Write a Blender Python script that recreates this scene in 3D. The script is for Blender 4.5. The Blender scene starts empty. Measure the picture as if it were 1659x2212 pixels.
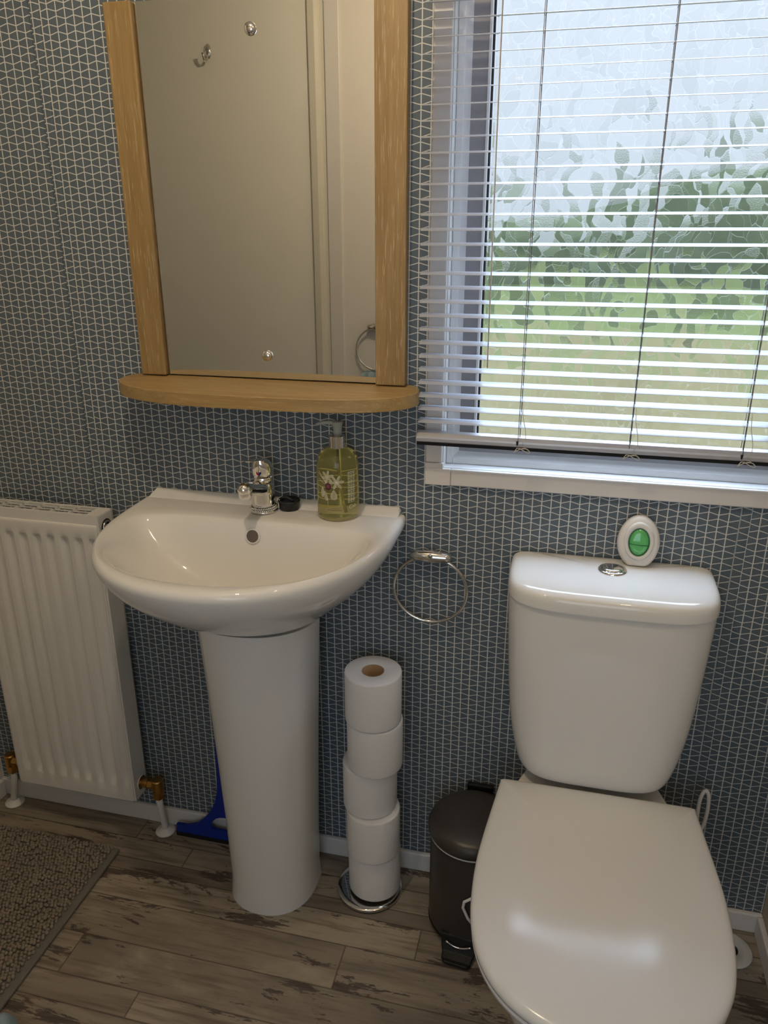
import bpy, bmesh, math, random
from mathutils import Vector, Matrix
random.seed(7)
C = bpy.context.scene.collection
PI = math.pi
sin, cos = math.sin, math.cos
P = 0.017            # wallpaper column pitch, metres
ROWA = 0.69464       # row pitch / column pitch

# ------------------------------------------------------------------ helpers
def new_obj(name, bm, mat=None, parent=None, smooth=True, sub=0, bevel=0.0, seg=2, sharp=None):
    me = bpy.data.meshes.new(name)
    bmesh.ops.recalc_face_normals(bm, faces=bm.faces[:])
    bm.to_mesh(me); bm.free()
    if mat is not None:
        for m in (mat if isinstance(mat, (list, tuple)) else [mat]): me.materials.append(m)
    if smooth:
        me.polygons.foreach_set('use_smooth', [True]*len(me.polygons))
    o = bpy.data.objects.new(name, me); C.objects.link(o)
    if parent is not None:
        o.parent = parent
        o.matrix_parent_inverse = Matrix.Translation(-Vector(parent.location))
    if bevel > 0:
        b = o.modifiers.new('Bevel', 'BEVEL'); b.width = bevel; b.segments = seg; b.limit_method = 'ANGLE'; b.angle_limit = math.radians(40)
        b.harden_normals = False
    if sub:
        s = o.modifiers.new('Subsurf', 'SUBSURF'); s.levels = sub; s.render_levels = sub
    if smooth and sharp:
        try:
            me.set_sharp_from_angle(angle=math.radians(sharp))
        except Exception:
            pass
    return o

def thing(name, label, cat, loc=(0,0,0), group=None):
    o = bpy.data.objects.new(name, None); C.objects.link(o)
    o.empty_display_size = 0.02
    o.location = loc; o['label'] = label; o['category'] = cat
    if group: o['group'] = group
    return o
def tag(o, label, cat, group=None):
    o['label'] = label; o['category'] = cat
    if group: o['group'] = group
    return o
def struct(o):
    o['kind'] = 'structure'; return o

def box(bm, x0, x1, y0, y1, z0, z1):
    v = [bm.verts.new((x, y, z)) for z in (z0, z1) for y in (y0, y1) for x in (x0, x1)]
    for f in ((0,2,3,1),(4,5,7,6),(0,1,5,4),(2,6,7,3),(0,4,6,2),(1,3,7,5)):
        bm.faces.new([v[i] for i in f])
def BX(*a):
    bm = bmesh.new(); box(bm, *a); return bm

def loft(bm, loops, cap0=True, cap1=True, closed=True):
    vs = [[bm.verts.new(p) for p in L] for L in loops]
    n = len(loops[0])
    for a, b in zip(vs, vs[1:]):
        for i in range(n if closed else n-1):
            j = (i+1) % n
            bm.faces.new((a[i], a[j], b[j], b[i]))
    if cap0: bm.faces.new(vs[0][::-1])
    if cap1: bm.faces.new(vs[-1])
    return vs
def loft_point(bm, ring, p):
    c = bm.verts.new(p)
    for i in range(len(ring)):
        bm.faces.new((ring[i], ring[(i+1) % len(ring)], c))

def lathe(bm, prof, c=(0,0,0), n=48, axis='Z', cap0=False, cap1=False):
    loops = []
    for r, h in prof:
        L = []
        for i in range(n):
            t = 2*PI*i/n
            if axis == 'Z': L.append((c[0]+r*cos(t), c[1]+r*sin(t), c[2]+h))
            elif axis == 'Y': L.append((c[0]+r*cos(t), c[1]+h, c[2]+r*sin(t)))
            else: L.append((c[0]+h, c[1]+r*cos(t), c[2]+r*sin(t)))
        loops.append(L)
    loft(bm, loops, cap0, cap1)

def tube(bm, pts, r, n=12, closed=False, caps=True):
    pts = [Vector(p) for p in pts]
    rs = r if isinstance(r, (list, tuple)) else [r]*len(pts)
    m = len(pts); loops = []
    up = None
    for i, p in enumerate(pts):
        if closed: t = (pts[(i+1) % m]-pts[i-1]).normalized()
        else: t = (pts[min(i+1, m-1)]-pts[max(i-1, 0)]).normalized()
        if up is None:
            up = Vector((0,0,1)) if abs(t.z) < .9 else Vector((1,0,0))
        s = t.cross(up).normalized(); up = s.cross(t).normalized()
        loops.append([p + (s*cos(2*PI*k/n)+up*sin(2*PI*k/n))*rs[i] for k in range(n)])
    if closed: loops.append(loops[0]); vs = None
    if closed:
        rows = [[bm.verts.new(q) for q in L] for L in loops[:-1]]
        for i in range(m):
            a, b = rows[i], rows[(i+1) % m]
            for k in range(n):
                bm.faces.new((a[k], a[(k+1)%n], b[(k+1)%n], b[k]))
    else:
        loft(bm, loops, caps, caps)

def sph(bm, c, r, u=12, v=8, sc=(1,1,1)):
    m = Matrix.Translation(c) @ Matrix.Diagonal((sc[0]*r, sc[1]*r, sc[2]*r, 1))
    bmesh.ops.create_uvsphere(bm, u_segments=u, v_segments=v, radius=1, matrix=m)

def se(hw, yb, yf, xc, z, n=48, nb=9.0, nf=2.3, yc=None):
    """closed outline: square-ish back at yb, rounded front at yf (yf < yb)"""
    if yc is None: yc = yb - 0.28*(yb-yf)
    L = []
    for i in range(n):
        t = 2*PI*i/n
        c_, s_ = cos(t), sin(t)
        if s_ >= 0: e = 2/nb; d = yb-yc
        else: e = 2/nf; d = yc-yf
        L.append((xc+hw*math.copysign(abs(c_)**e, c_), yc+d*math.copysign(abs(s_)**e, s_), z))
    return L

# ------------------------------------------------------------------ materials
def nodes_of(name):
    m = bpy.data.materials.new(name); m.use_nodes = True
    nt = m.node_tree; b = nt.nodes['Principled BSDF']
    return m, nt, b
def mat(name, col, rough=.5, metal=0., coat=0., trans=0., ior=1.45, spec=.5, noise=0., nscale=8., bump=0., bscale=200., alpha=1.0, sheen=0.):
    m, nt, b = nodes_of(name)
    b.inputs['Base Color'].default_value = (*col, 1)
    b.inputs['Roughness'].default_value = rough
    b.inputs['Metallic'].default_value = metal
    b.inputs['Coat Weight'].default_value = coat
    b.inputs['Transmission Weight'].default_value = trans
    b.inputs['IOR'].default_value = ior
    b.inputs['Specular IOR Level'].default_value = spec
    b.inputs['Sheen Weight'].default_value = sheen
    tc = nt.nodes.new('ShaderNodeTexCoord')
    n = nt.nodes.new('ShaderNodeTexNoise'); n.inputs['Scale'].default_value = nscale; n.inputs['Detail'].default_value = 4
    nt.links.new(tc.outputs['Object'], n.inputs['Vector'])
    mx = nt.nodes.new('ShaderNodeMix'); mx.data_type = 'RGBA'
    k = noise if noise > 0 else .02
    mx.inputs[6].default_value = (*[c*(1-k) for c in col], 1); mx.inputs[7].default_value = (*[min(1, c*(1+k)) for c in col], 1)
    nt.links.new(n.outputs['Fac'], mx.inputs[0]); nt.links.new(mx.outputs[2], b.inputs['Base Color'])
    if bump > 0:
        n2 = nt.nodes.new('ShaderNodeTexNoise'); n2.inputs['Scale'].default_value = bscale
        nt.links.new(tc.outputs['Object'], n2.inputs['Vector'])
        bp = nt.nodes.new('ShaderNodeBump'); bp.inputs['Strength'].default_value = bump; bp.inputs['Distance'].default_value = .002
        nt.links.new(n2.outputs['Fac'], bp.inputs['Height']); nt.links.new(bp.outputs['Normal'], b.inputs['Normal'])
    return m

class N:
    """small node-math helper"""
    def __init__(s, nt): s.nt = nt
    def _set(s, sock, v):
        if hasattr(v, 'is_output') or isinstance(v, bpy.types.NodeSocket): s.nt.links.new(v, sock)
        else: sock.default_value = v
    def m(s, op, a, b=None, c=None):
        n = s.nt.nodes.new('ShaderNodeMath'); n.operation = op
        s._set(n.inputs[0], a)
        if b is not None: s._set(n.inputs[1], b)
        if c is not None: s._set(n.inputs[2], c)
        return n.outputs[0]
    def ss(s, v, lo, hi):
        n = s.nt.nodes.new('ShaderNodeMapRange'); n.interpolation_type = 'SMOOTHSTEP'
        s._set(n.inputs['Value'], v); n.inputs['From Min'].default_value = lo; n.inputs['From Max'].default_value = hi
        return n.outputs[0]
    def mix(s, f, a, b):
        n = s.nt.nodes.new('ShaderNodeMix'); n.data_type = 'RGBA'
        s._set(n.inputs[0], f)
        for i, v in ((6, a), (7, b)):
            if isinstance(v, tuple): n.inputs[i].default_value = (*v, 1)
            else: s.nt.links.new(v, n.inputs[i])
        return n.outputs[2]
    def noise(s, vec, scale, detail=4, rough=.5, dist=0.):
        n = s.nt.nodes.new('ShaderNodeTexNoise'); n.inputs['Scale'].default_value = scale
        n.inputs['Detail'].default_value = detail; n.inputs['Roughness'].default_value = rough; n.inputs['Distortion'].default_value = dist
        s.nt.links.new(vec, n.inputs['Vector']); return n.outputs['Fac'], n.outputs['Color']
    def comb(s, x, y, z):
        n = s.nt.nodes.new('ShaderNodeCombineXYZ')
        for i, v in enumerate((x, y, z)): s._set(n.inputs[i], v)
        return n.outputs[0]
    def sep(s, v):
        n = s.nt.nodes.new('ShaderNodeSeparateXYZ'); s.nt.links.new(v, n.inputs[0]); return n.outputs[0], n.outputs[1], n.outputs[2]
    def coord(s, k='Object'):
        return s.nt.nodes.new('ShaderNodeTexCoord').outputs[k]
    def scale(s, v, sx, sy, sz):
        n = s.nt.nodes.new('ShaderNodeMapping'); n.inputs['Scale'].default_value = (sx, sy, sz)
        s.nt.links.new(v, n.inputs['Vector']); return n.outputs[0]

def wallpaper():
    m, nt, b = nodes_of('blue_grey_trapezoid_wallpaper'); k_ = N(nt)
    x, y, z = k_.sep(k_.coord())
    k = k_.m('DIVIDE', x, P)
    row = k_.m('DIVIDE', k_.m('SUBTRACT', 61.35, k_.m('DIVIDE', z, P)), ROWA)
    # panel boundaries shift the print
    lL = k_.m('LESS_THAN', k, -8.16); lS = k_.m('LESS_THAN', k, -6.74); k0 = k
    rS = k_.m('GREATER_THAN', k, 67.05); rR = k_.m('GREATER_THAN', k, 68.15)
    def acc(a, l, s, r1, r2):
        v = k_.m('MULTIPLY', lS, s)
        v = k_.m('ADD', v, k_.m('MULTIPLY', lL, l-s))
        v = k_.m('ADD', v, k_.m('MULTIPLY', rS, r1))
        v = k_.m('ADD', v, k_.m('MULTIPLY', rR, r2-r1))
        return k_.m('ADD', a, v)
    k = acc(k, .85, -.2, -.14, -.04)
    row = acc(row, .51, 1.0, .17, .68)
    k = k_.m('ADD', k, 200.0); row = k_.m('ADD', row, 200.0)
    tri = k_.m('SUBTRACT', 1.0, k_.m('MULTIPLY', k_.m('PINGPONG', k, 1.0), 2.0))
    at = k_.m('MULTIPLY', tri, .205)
    base = k_.m('ADD', row, .5)
    de = k_.m('PINGPONG', k_.m('SUBTRACT', base, at), 1.0)
    do = k_.m('PINGPONG', k_.m('ADD', k_.m('SUBTRACT', base, 1.0), at), 1.0)
    dz = k_.m('MINIMUM', de, do)
    dv = k_.m('PINGPONG', k, .5)
    lz = k_.m('SUBTRACT', 1.0, k_.ss(dz, .045, .085))
    lv = k_.m('SUBTRACT', 1.0, k_.ss(dv, .040, .070))
    msk = k_.m('GREATER_THAN', k_.m('ABSOLUTE', k_.m('SUBTRACT', k0, 66.98)), .10)
    line = k_.m('MAXIMUM', lz, k_.m('MULTIPLY', lv, msk))
    f, _ = k_.noise(k_.coord(), 260, 3)
    basec = k_.mix(f, WALL_A, WALL_B)
    nt.links.new(k_.mix(line, basec, WALL_L), b.inputs['Base Color'])
    b.inputs['Roughness'].default_value = .48
    b.inputs['Specular IOR Level'].default_value = .35
    return m

WALL_A = (.088, .117, .142); WALL_B = (.105, .136, .163); WALL_L = (.62, .62, .59)

def wood(name, c1, c2, c3, axis='Z', rough=.45):
    m, nt, b = nodes_of(name); k_ = N(nt)
    co = k_.coord()
    s = {'Z': (1,1,.05), 'X': (.05,1,1)}[axis]
    v = k_.scale(co, *s)
    f1, _ = k_.noise(v, 90, 5, .6, .6)
    f2, _ = k_.noise(v, 420, 3, .6)
    f3, _ = k_.noise(k_.scale(co, *{'Z': (1,1,.12), 'X': (.12,1,1)}[axis]), 14, 4, .6, 1.5)
    col = k_.mix(k_.ss(f1, .35, .68), c1, c2)
    col = k_.mix(k_.m('MULTIPLY', k_.ss(f2, .56, .68), .6), col, c3)
    col = k_.mix(k_.m('MULTIPLY', k_.ss(f3, .52, .74), .35), col, tuple(x*.62 for x in c1))
    nt.links.new(col, b.inputs['Base Color'])
    b.inputs['Roughness'].default_value = rough
    bp = nt.nodes.new('ShaderNodeBump'); bp.inputs['Strength'].default_value = .25; bp.inputs['Distance'].default_value = .0006
    nt.links.new(f2, bp.inputs['Height']); nt.links.new(bp.outputs['Normal'], b.inputs['Normal'])
    return m

def floor_mat():
    m, nt, b = nodes_of('distressed_plank_vinyl'); k_ = N(nt)
    co = k_.coord()
    at = nt.nodes.new('ShaderNodeAttribute'); at.attribute_name = 'plank'
    r1, r2, r3 = k_.sep(at.outputs['Vector'])
    uv = nt.nodes.new('ShaderNodeAttribute'); uv.attribute_name = 'edge'
    eu, ev, _ = k_.sep(uv.outputs['Vector'])
    # shift noise domain per plank
    off = k_.comb(k_.m('MULTIPLY', r1, 9.0), k_.m('MULTIPLY', r2, 7.0), k_.m('MULTIPLY', r3, 5.0))
    va = nt.nodes.new('ShaderNodeVectorMath'); va.operation = 'ADD'
    nt.links.new(co, va.inputs[0]); nt.links.new(off, va.inputs[1]); pc = va.outputs[0]
    grain, _ = k_.noise(k_.scale(pc, .07, 1, 1), 75, 6, .65, .4)
    fine, _ = k_.noise(k_.scale(pc, .05, 1, 1), 300, 4, .6)
    blot, _ = k_.noise(k_.scale(pc, .3, 1, 1), 9, 5, .6, .6)
    pale = k_.mix(r1, (.360, .305, .230), (.205, .170, .130))
    col = k_.mix(k_.m('MULTIPLY', k_.ss(grain, .44, .68), .8), pale, (.125, .098, .072))
    col = k_.mix(k_.m('MULTIPLY', k_.ss(blot, .48, .72), .6), col, (.125, .102, .080))
    col = k_.mix(k_.m('MULTIPLY', k_.ss(blot, .46, .25), .6), col, (.46, .40, .30))
    # worn dark paint patches with broken edges
    pa, _ = k_.noise(k_.scale(pc, .24, 1, 1), 19, 8, .74, .3)
    flake = k_.m('ADD', pa, k_.m('MULTIPLY', k_.m('SUBTRACT', r2, .5), .20))
    patch = k_.ss(flake, .570, .592)
    col = k_.mix(k_.m('MULTIPLY', patch, .88), col, k_.mix(k_.ss(fine, .4, .6), (.045, .031, .027), (.085, .062, .052)))
    # cracks
    cr = k_.ss(fine, .70, .76)
    col = k_.mix(k_.m('MULTIPLY', cr, .6), col, (.05, .036, .028))
    edge = k_.m('MINIMUM', eu, ev)
    gap = k_.m('SUBTRACT', 1.0, k_.ss(edge, .0006, .0022))
    col = k_.mix(k_.m('MULTIPLY', gap, .7), col, (.05, .036, .026))
    nt.links.new(col, b.inputs['Base Color'])
    b.inputs['Roughness'].default_value = .5
    b.inputs['Specular IOR Level'].default_value = .35
    bp = nt.nodes.new('ShaderNodeBump'); bp.inputs['Strength'].default_value = .2; bp.inputs['Distance'].default_value = .001
    nt.links.new(grain, bp.inputs['Height']); nt.links.new(bp.outputs['Normal'], b.inputs['Normal'])
    return m

def privacy_glass():
    m, nt, b = nodes_of('leaf_pattern_privacy_glass'); k_ = N(nt)
    nt.nodes.remove(b)
    co = k_.coord()
    _, wcol = k_.noise(co, 14, 2)
    va = nt.nodes.new('ShaderNodeVectorMath'); va.operation = 'MULTIPLY_ADD'
    nt.links.new(wcol, va.inputs[0]); va.inputs[1].default_value = (.085, .085, .085); nt.links.new(co, va.inputs[2])
    w = k_.scale(va.outputs[0], 1.35, 1, .62)
    vo = nt.nodes.new('ShaderNodeTexVoronoi'); vo.inputs['Scale'].default_value = 50; vo.inputs['Randomness'].default_value = 1
    nt.links.new(w, vo.inputs['Vector'])
    ve = nt.nodes.new('ShaderNodeTexVoronoi'); ve.feature = 'DISTANCE_TO_EDGE'; ve.inputs['Scale'].default_value = 50
    nt.links.new(w, ve.inputs['Vector'])
    cr, cg, cb = k_.sep(vo.outputs['Color'])
    line = k_.m('SUBTRACT', 1.0, k_.ss(ve.outputs['Distance'], .004, .028))
    gran, _ = k_.noise(co, 480, 3, .6)
    rough_cell = k_.ss(cb, .45, .75)
    # tilt of every leaf shard
    geo = nt.nodes.new('ShaderNodeNewGeometry')
    tilt = k_.comb(k_.m('MULTIPLY', k_.m('SUBTRACT', cr, .5), .5), 0.0, k_.m('MULTIPLY', k_.m('SUBTRACT', cg, .5), .9))
    vn = nt.nodes.new('ShaderNodeVectorMath'); vn.operation = 'ADD'
    nt.links.new(geo.outputs['Normal'], vn.inputs[0]); nt.links.new(tilt, vn.inputs[1])
    vz = nt.nodes.new('ShaderNodeVectorMath'); vz.operation = 'NORMALIZE'; nt.links.new(vn.outputs[0], vz.inputs[0])
    h = k_.m('ADD', k_.m('MULTIPLY', line, .30), k_.m('MULTIPLY', k_.m('MULTIPLY', gran, k_.m('ADD', rough_cell, .25)), .8))
    bp = nt.nodes.new('ShaderNodeBump'); bp.inputs['Strength'].default_value = .45; bp.inputs['Distance'].default_value = .0018
    nt.links.new(h, bp.inputs['Height']); nt.links.new(vz.outputs[0], bp.inputs['Normal'])
    rf = nt.nodes.new('ShaderNodeBsdfRefraction'); rf.inputs['IOR'].default_value = 1.15
    rf.inputs['Color'].default_value = (.93, .97, 1, 1)
    nt.links.new(k_.m('ADD', .06, k_.m('MULTIPLY', rough_cell, .14)), rf.inputs['Roughness'])
    nt.links.new(bp.outputs['Normal'], rf.inputs['Normal'])
    tr = nt.nodes.new('ShaderNodeBsdfTransparent'); tr.inputs['Color'].default_value = (.93, .97, 1, 1)
    gl = nt.nodes.new('ShaderNodeBsdfGlossy'); gl.inputs['Roughness'].default_value = .2
    nt.links.new(bp.outputs['Normal'], gl.inputs['Normal'])
    m1 = nt.nodes.new('ShaderNodeMixShader'); m1.inputs[0].default_value = .68
    nt.links.new(tr.outputs[0], m1.inputs[1]); nt.links.new(rf.outputs[0], m1.inputs[2])
    m2 = nt.nodes.new('ShaderNodeMixShader')
    nt.links.new(k_.m('MULTIPLY', line, .045), m2.inputs[0])
    nt.links.new(m1.outputs[0], m2.inputs[1])
    tl = nt.nodes.new('ShaderNodeBsdfTranslucent'); tl.inputs['Color'].default_value = (.95, .98, 1, 1)
    nt.links.new(tl.outputs[0], m2.inputs[2])
    m3 = nt.nodes.new('ShaderNodeMixShader'); m3.inputs[0].default_value = .04
    nt.links.new(m2.outputs[0], m3.inputs[1]); nt.links.new(gl.outputs[0], m3.inputs[2])
    nt.links.new(m3.outputs[0], nt.nodes['Material Output'].inputs['Surface'])
    return m
def clear_glass():
    m, nt, b = nodes_of('clear_glass_back'); nt.nodes.remove(b)
    tr = nt.nodes.new('ShaderNodeBsdfTransparent'); tr.inputs['Color'].default_value = (.97, .99, .98, 1)
    nt.links.new(tr.outputs[0], nt.nodes['Material Output'].inputs['Surface'])
    return m

M = {}
M['wallpaper'] = wallpaper()
M['oak'] = wood('light_oak', (.265, .170, .064), (.325, .218, .090), (.52, .42, .25))
M['oakx'] = wood('light_oak_shelf', (.320, .208, .078), (.380, .258, .105), (.50, .37, .18), 'X')
M['floor'] = floor_mat()
M['ceramic'] = mat('white_ceramic', (.78, .77, .745), .035, coat=.0, spec=.5)
M['seat'] = mat('white_seat_plastic', (.74, .74, .735), .17)
M['chrome'] = mat('chrome', (.80, .79, .77), .06, 1.0)
M['steel'] = mat('satin_steel', (.62, .60, .57), .22, 1.0)
M['brass'] = mat('brass', (.52, .30, .09), .3, 1.0, noise=.25, nscale=60)
M['whitemetal'] = mat('white_enamel', (.72, .70, .66), .35)
M['dark'] = mat('dark_cavity', (.012, .010, .009), .7)
M['pvc'] = mat('white_pvc', (.80, .79, .78), .3)
M['trim'] = mat('white_trim_board', (.72, .69, .66), .4)
M['sash'] = mat('grey_sash', (.30, .29, .30), .35)
M['rubber'] = mat('black_rubber', (.01, .01, .012), .5)
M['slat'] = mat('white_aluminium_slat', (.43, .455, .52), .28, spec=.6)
M['rail'] = mat('satin_grey_rail', (.46, .46, .48), .35, metal=.55)
M['cord'] = mat('grey_cord', (.20, .19, .18), .8)
M['cordw'] = mat('pale_cord', (.55, .53, .47), .8)
M['clear'] = mat('clear_plastic', (.95, .96, .97), .03, trans=1.0, ior=1.45)
M['mirror'] = mat('mirror_silver', (.86, .87, .84), .0, 1.0)
M['paper'] = mat('toilet_tissue', (.82, .80, .775), .9, bump=.35, bscale=700)
M['card'] = mat('cardboard', (.36, .22, .11), .9)
M['bin'] = mat('charcoal_bin_paint', (.044, .039, .035), .38, metal=.2)
M['black'] = mat('black_plastic', (.006, .006, .006), .5, spec=.3)
M['blue'] = mat('blue_plastic', (.005, .025, .26), .4)
M['whiteplas'] = mat('white_plastic', (.75, .735, .70), .4)
M['shell'] = mat('cream_plastic', (.70, .66, .60), .35)
M['gel'] = mat('green_gel', (.10, .42, .13), .08, coat=.5)
M['geldk'] = mat('green_gel_edge', (.02, .12, .04), .15)
M['soap'] = mat('yellow_soap', (1.0, .90, .40), .02, trans=.93, ior=1.34)
M['pump'] = mat('frosted_pump_plastic', (.55, .56, .50), .35, trans=.35)
M['print'] = mat('white_print', (.72, .70, .55), .6)
M['plum'] = mat('plum_badge', (.055, .008, .022), .5)
M['brown'] = mat('brown_print', (.10, .05, .01), .6)
M['red'] = mat('red_dot', (.55, .02, .015), .3)
M['bluedot'] = mat('blue_dot', (.01, .02, .22), .3)
M['matbase'] = mat('grey_mat_backing', (.16, .15, .125), .95)
M['pile'] = mat('taupe_chenille', (.245, .205, .16), .95, noise=.3, nscale=40, bump=.4, bscale=900)
M['towel'] = mat('pale_blue_towel', (.30, .42, .47), .95, bump=.8, bscale=500, noise=.15, nscale=60)
M['cream'] = mat('cream_panel', (.82, .80, .73), .6, bump=.05, bscale=80)
M['creamtrim'] = mat('cream_moulding', (.68, .65, .56), .4)
M['lilac'] = mat('pale_wall_panel', (.78, .74, .69), .5, noise=.04, nscale=3)
M['ceil'] = mat('white_ceiling', (.78, .76, .72), .8)
M['rightwall'] = mat('beige_panel', (.50, .43, .33), .6)
M['base'] = mat('white_skirting', (.70, .69, .68), .4)
M['lawn'] = mat('lawn_grass', (.034, .038, .0155), 1.0, spec=0.0, noise=.35, nscale=3)
M['hedge'] = mat('hedge_leaves', (.030, .034, .019), 1.0, spec=0.0, noise=.5, nscale=5)
M['gravel'] = mat('tan_gravel', (.046, .038, .020), 1.0, spec=0.0, noise=.35, nscale=1.2)
M['green'] = M['gel']

# ------------------------------------------------------------------ setting
XL, XR, YF, ZC = -0.525, 1.312, -1.45, 2.20
XF = -1.35
WX0, WX1, WZ0, WZ1 = 0.6117, 1.24, 0.968, 1.93
# back wall with panel joints and a window opening
def wall_back():
    bm = bmesh.new()
    xs = set([XF-.06, XR+.06, WX0, WX1])
    prof = {}
    for kc, s in ((-8.16, 1), (67.1, 1)):
        a = kc*P; w = 1.12*P
        for t, d in ((-.06, 0), (-.01, .0030), (.04, .0032), (.12, .0005), (.5, -.0004), (.85, 0), (.97, .0007), (1.05, 0)):
            x = a+t*w; xs.add(x); prof[x] = d
    for i in range(40): xs.add(XL + (XR-XL)*i/40)
    xs = sorted(xs)
    zs = [0, .3, .6, WZ0, 1.2, 1.6, WZ1, ZC]
    V = {}
    for i, x in enumerate(xs):
        for j, z in enumerate(zs): V[i, j] = bm.verts.new((x, prof.get(x, 0.), z))
    for i in range(len(xs)-1):
        for j in range(len(zs)-1):
            xm = (xs[i]+xs[i+1])/2; zm = (zs[j]+zs[j+1])/2
            if WX0 < xm < WX1 and WZ0 < zm < WZ1: continue
            bm.faces.new((V[i,j], V[i+1,j], V[i+1,j+1], V[i,j+1]))
    return struct(new_obj('wall_back', bm, M['wallpaper'], smooth=True, sharp=25))
wall_back()
def outer():
    bm = bmesh.new()
    box(bm, XF-.06, WX0-.002, .055, .065, 0, ZC); box(bm, WX1+.002, XR+.06, .055, .065, 0, ZC)
    box(bm, WX0-.002, WX1+.002, .055, .065, 0, WZ0-.002); box(bm, WX0-.002, WX1+.002, .055, .065, WZ1+.002, ZC)
    o = struct(new_obj('wall_outside', bm, M['base'], smooth=False))
outer()

# floor as planks with recorded edges
def floor():
    bm = bmesh.new()
    lp = bm.faces.layers.float_vector.new('plank') if False else None
    rows = [.04, -.0715, -.131, -.166, -.2405, -.340, -.432, -.487, -.58, -.67, -.77, -.86, -.95, -1.05, -1.14, -1.24, -1.34, -1.44, -1.54, -1.72, -1.9, -2.1, -2.3, -2.5]
    joints = {1: [.047], 2: [.31], 3: [-.2, .62], 4: [.4753], 5: [-.0662, .92], 6: [.1145], 7: [-.3, .6]}
    planks = []
    for r in range(len(rows)-1):
        y1, y0 = rows[r], rows[r+1]
        js = joints.get(r, None)
        if js is None: js = [random.uniform(-.3, .3), random.uniform(.6, 1.0)]
        xs = [XF-.03] + sorted(js) + [XR+.03]
        for a, b in zip(xs, xs[1:]): planks.append((a, b, y0, y1))
    PL = {(XF-.03, -.0715): (.6, 1.35, .21), (.31, -.0715): (.4, .55, .6), (XF-.03, .04): (.8, .3, .4), (.62, -.131): (.3, .9, .3), (-.2, -.131): (.35, .6, .77),
          (XF-.03, -.166): (.9, .5, .15), (.475, -.166): (.2, 1.0, .9), (.4753, -.166): (.2, 1.0, .9), (XF-.03, -.2405): (.5, .3, .5), (-.066, -.2405): (.95, .55, .33), (.92, -.2405): (.3, 1.0, .8),
          (-.066, -.34): (.9, .45, .12), (.115, -.34): (.05, .25, .62), (XF-.03, -.34): (.12, .3, .44), (-.3, -.432): (.1, .35, .2), (.6, -.432): (.3, .5, .5)}
    faces = []
    for a, b, y0, y1 in planks:
        faces.append(bm.faces.new([bm.verts.new(p) for p in ((a,y0,0),(b,y0,0),(b,y1,0),(a,y1,0))]))
    me = bpy.data.meshes.new('floor'); bm.to_mesh(me); bm.free()
    me.materials.append(M['floor'])
    # subdivide the edge distance: each plank is a fan of quads so distance interpolates linearly
    me2 = bpy.data.meshes.new('floor')
    vs, fs, pv, ev = [], [], [], []
    for i, (a, b, y0, y1) in enumerate(planks):
        rnd = PL.get((round(a, 3), round(y1, 4)), (random.random(), random.uniform(.1, .75), random.random()))
        h = (y1-y0)/2; ym = (y0+y1)/2
        pts = [(a,y0,0,0),(b,y0,0,0),(b,y1,0,0),(a,y1,0,0),(a+h,ym,h,h),(b-h,ym,h,h)]
        n0 = len(vs)
        for x, y, d, _ in pts:
            vs.append((x, y, 0)); pv.append(rnd); ev.append((d, 9.0, 0))
        fs += [(n0, n0+1, n0+5, n0+4), (n0+1, n0+2, n0+5), (n0+2, n0+3, n0+4, n0+5), (n0+3, n0, n0+4)]
    me2.from_pydata(vs, [], fs)
    for nm, dat in (('plank', pv), ('edge', ev)):
        at = me2.attributes.new(nm, 'FLOAT_VECTOR', 'POINT')
        for i, q in enumerate(dat): at.data[i].vector = q
    me2.materials.append(M['floor'])
    o = bpy.data.objects.new('floor', me2); C.objects.link(o)
    return struct(o)
floor()
struct(new_obj('ceiling', BX(XF-.06, XR+.06, -2.6, .065, ZC, ZC+.04), M['ceil'], smooth=False))
struct(new_obj('wall_left', BX(XL-.03, XL, -.50, .0, 0, ZC), M['lilac'], smooth=False))
struct(new_obj('wall_far_left', BX(XF-.06, XF, -2.6, .0, 0, ZC), M['lilac'], smooth=False))
struct(new_obj('wall_right', BX(XR, XR+.06, -2.6, .0, 0, ZC), M['rightwall'], smooth=False))
# wall behind the camera: door leaf, moulding, panel, then the open doorway the picture is taken from
bm = bmesh.new(); box(bm, -.045, .36, YF-.06, YF, 0, ZC); box(bm, .36, 1.25, YF-.06, YF, 1.99, ZC); box(bm, 1.25, XR, YF-.06, YF, 0, ZC)
struct(new_obj('wall_front', bm, M['lilac'], smooth=False))
struct(new_obj('wall_hall', BX(XF, XR, -2.6, -2.55, 0, ZC), M['lilac'], smooth=False))
d = struct(new_obj('door_1', BX(XF, -.104, YF-.05, YF+.002, 0.004, ZC), M['cream'], smooth=False))
bm = bmesh.new()
L = [(x, YF+y) for x, y in ((-.104, 0), (-.104, .012), (-.100, .016), (-.078, .018), (-.066, .014), (-.062, .008), (-.060, .004), (-.050, .004), (-.050, 0))]
loft(bm, [[(x, y, 0.002) for x, y in L], [(x, y, ZC) for x, y in L]], True, True)
struct(new_obj('trim_1', bm, M['creamtrim'], smooth=False))
bm = bmesh.new(); box(bm, -.0475, .004, YF-.01, YF+.007, .002, ZC-.001)
struct(new_obj('trim_2', bm, M['trim'], smooth=False, bevel=.003))
# skirting boards
def skirt(name, x0, x1, y0, y1, h=.049):
    return struct(new_obj(name, BX(x0, x1, y0, y1, .0005, h), M['base'], smooth=False, bevel=.003))
skirt('baseboard_back', XL+.0005, XR-.0005, -.012, -.0003)
skirt('baseboard_right', XR-.012, XR-.0002, YF, -.0125)
skirt('baseboard_left', XL+.0002, XL+.012, -.5, -.0125)

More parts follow.
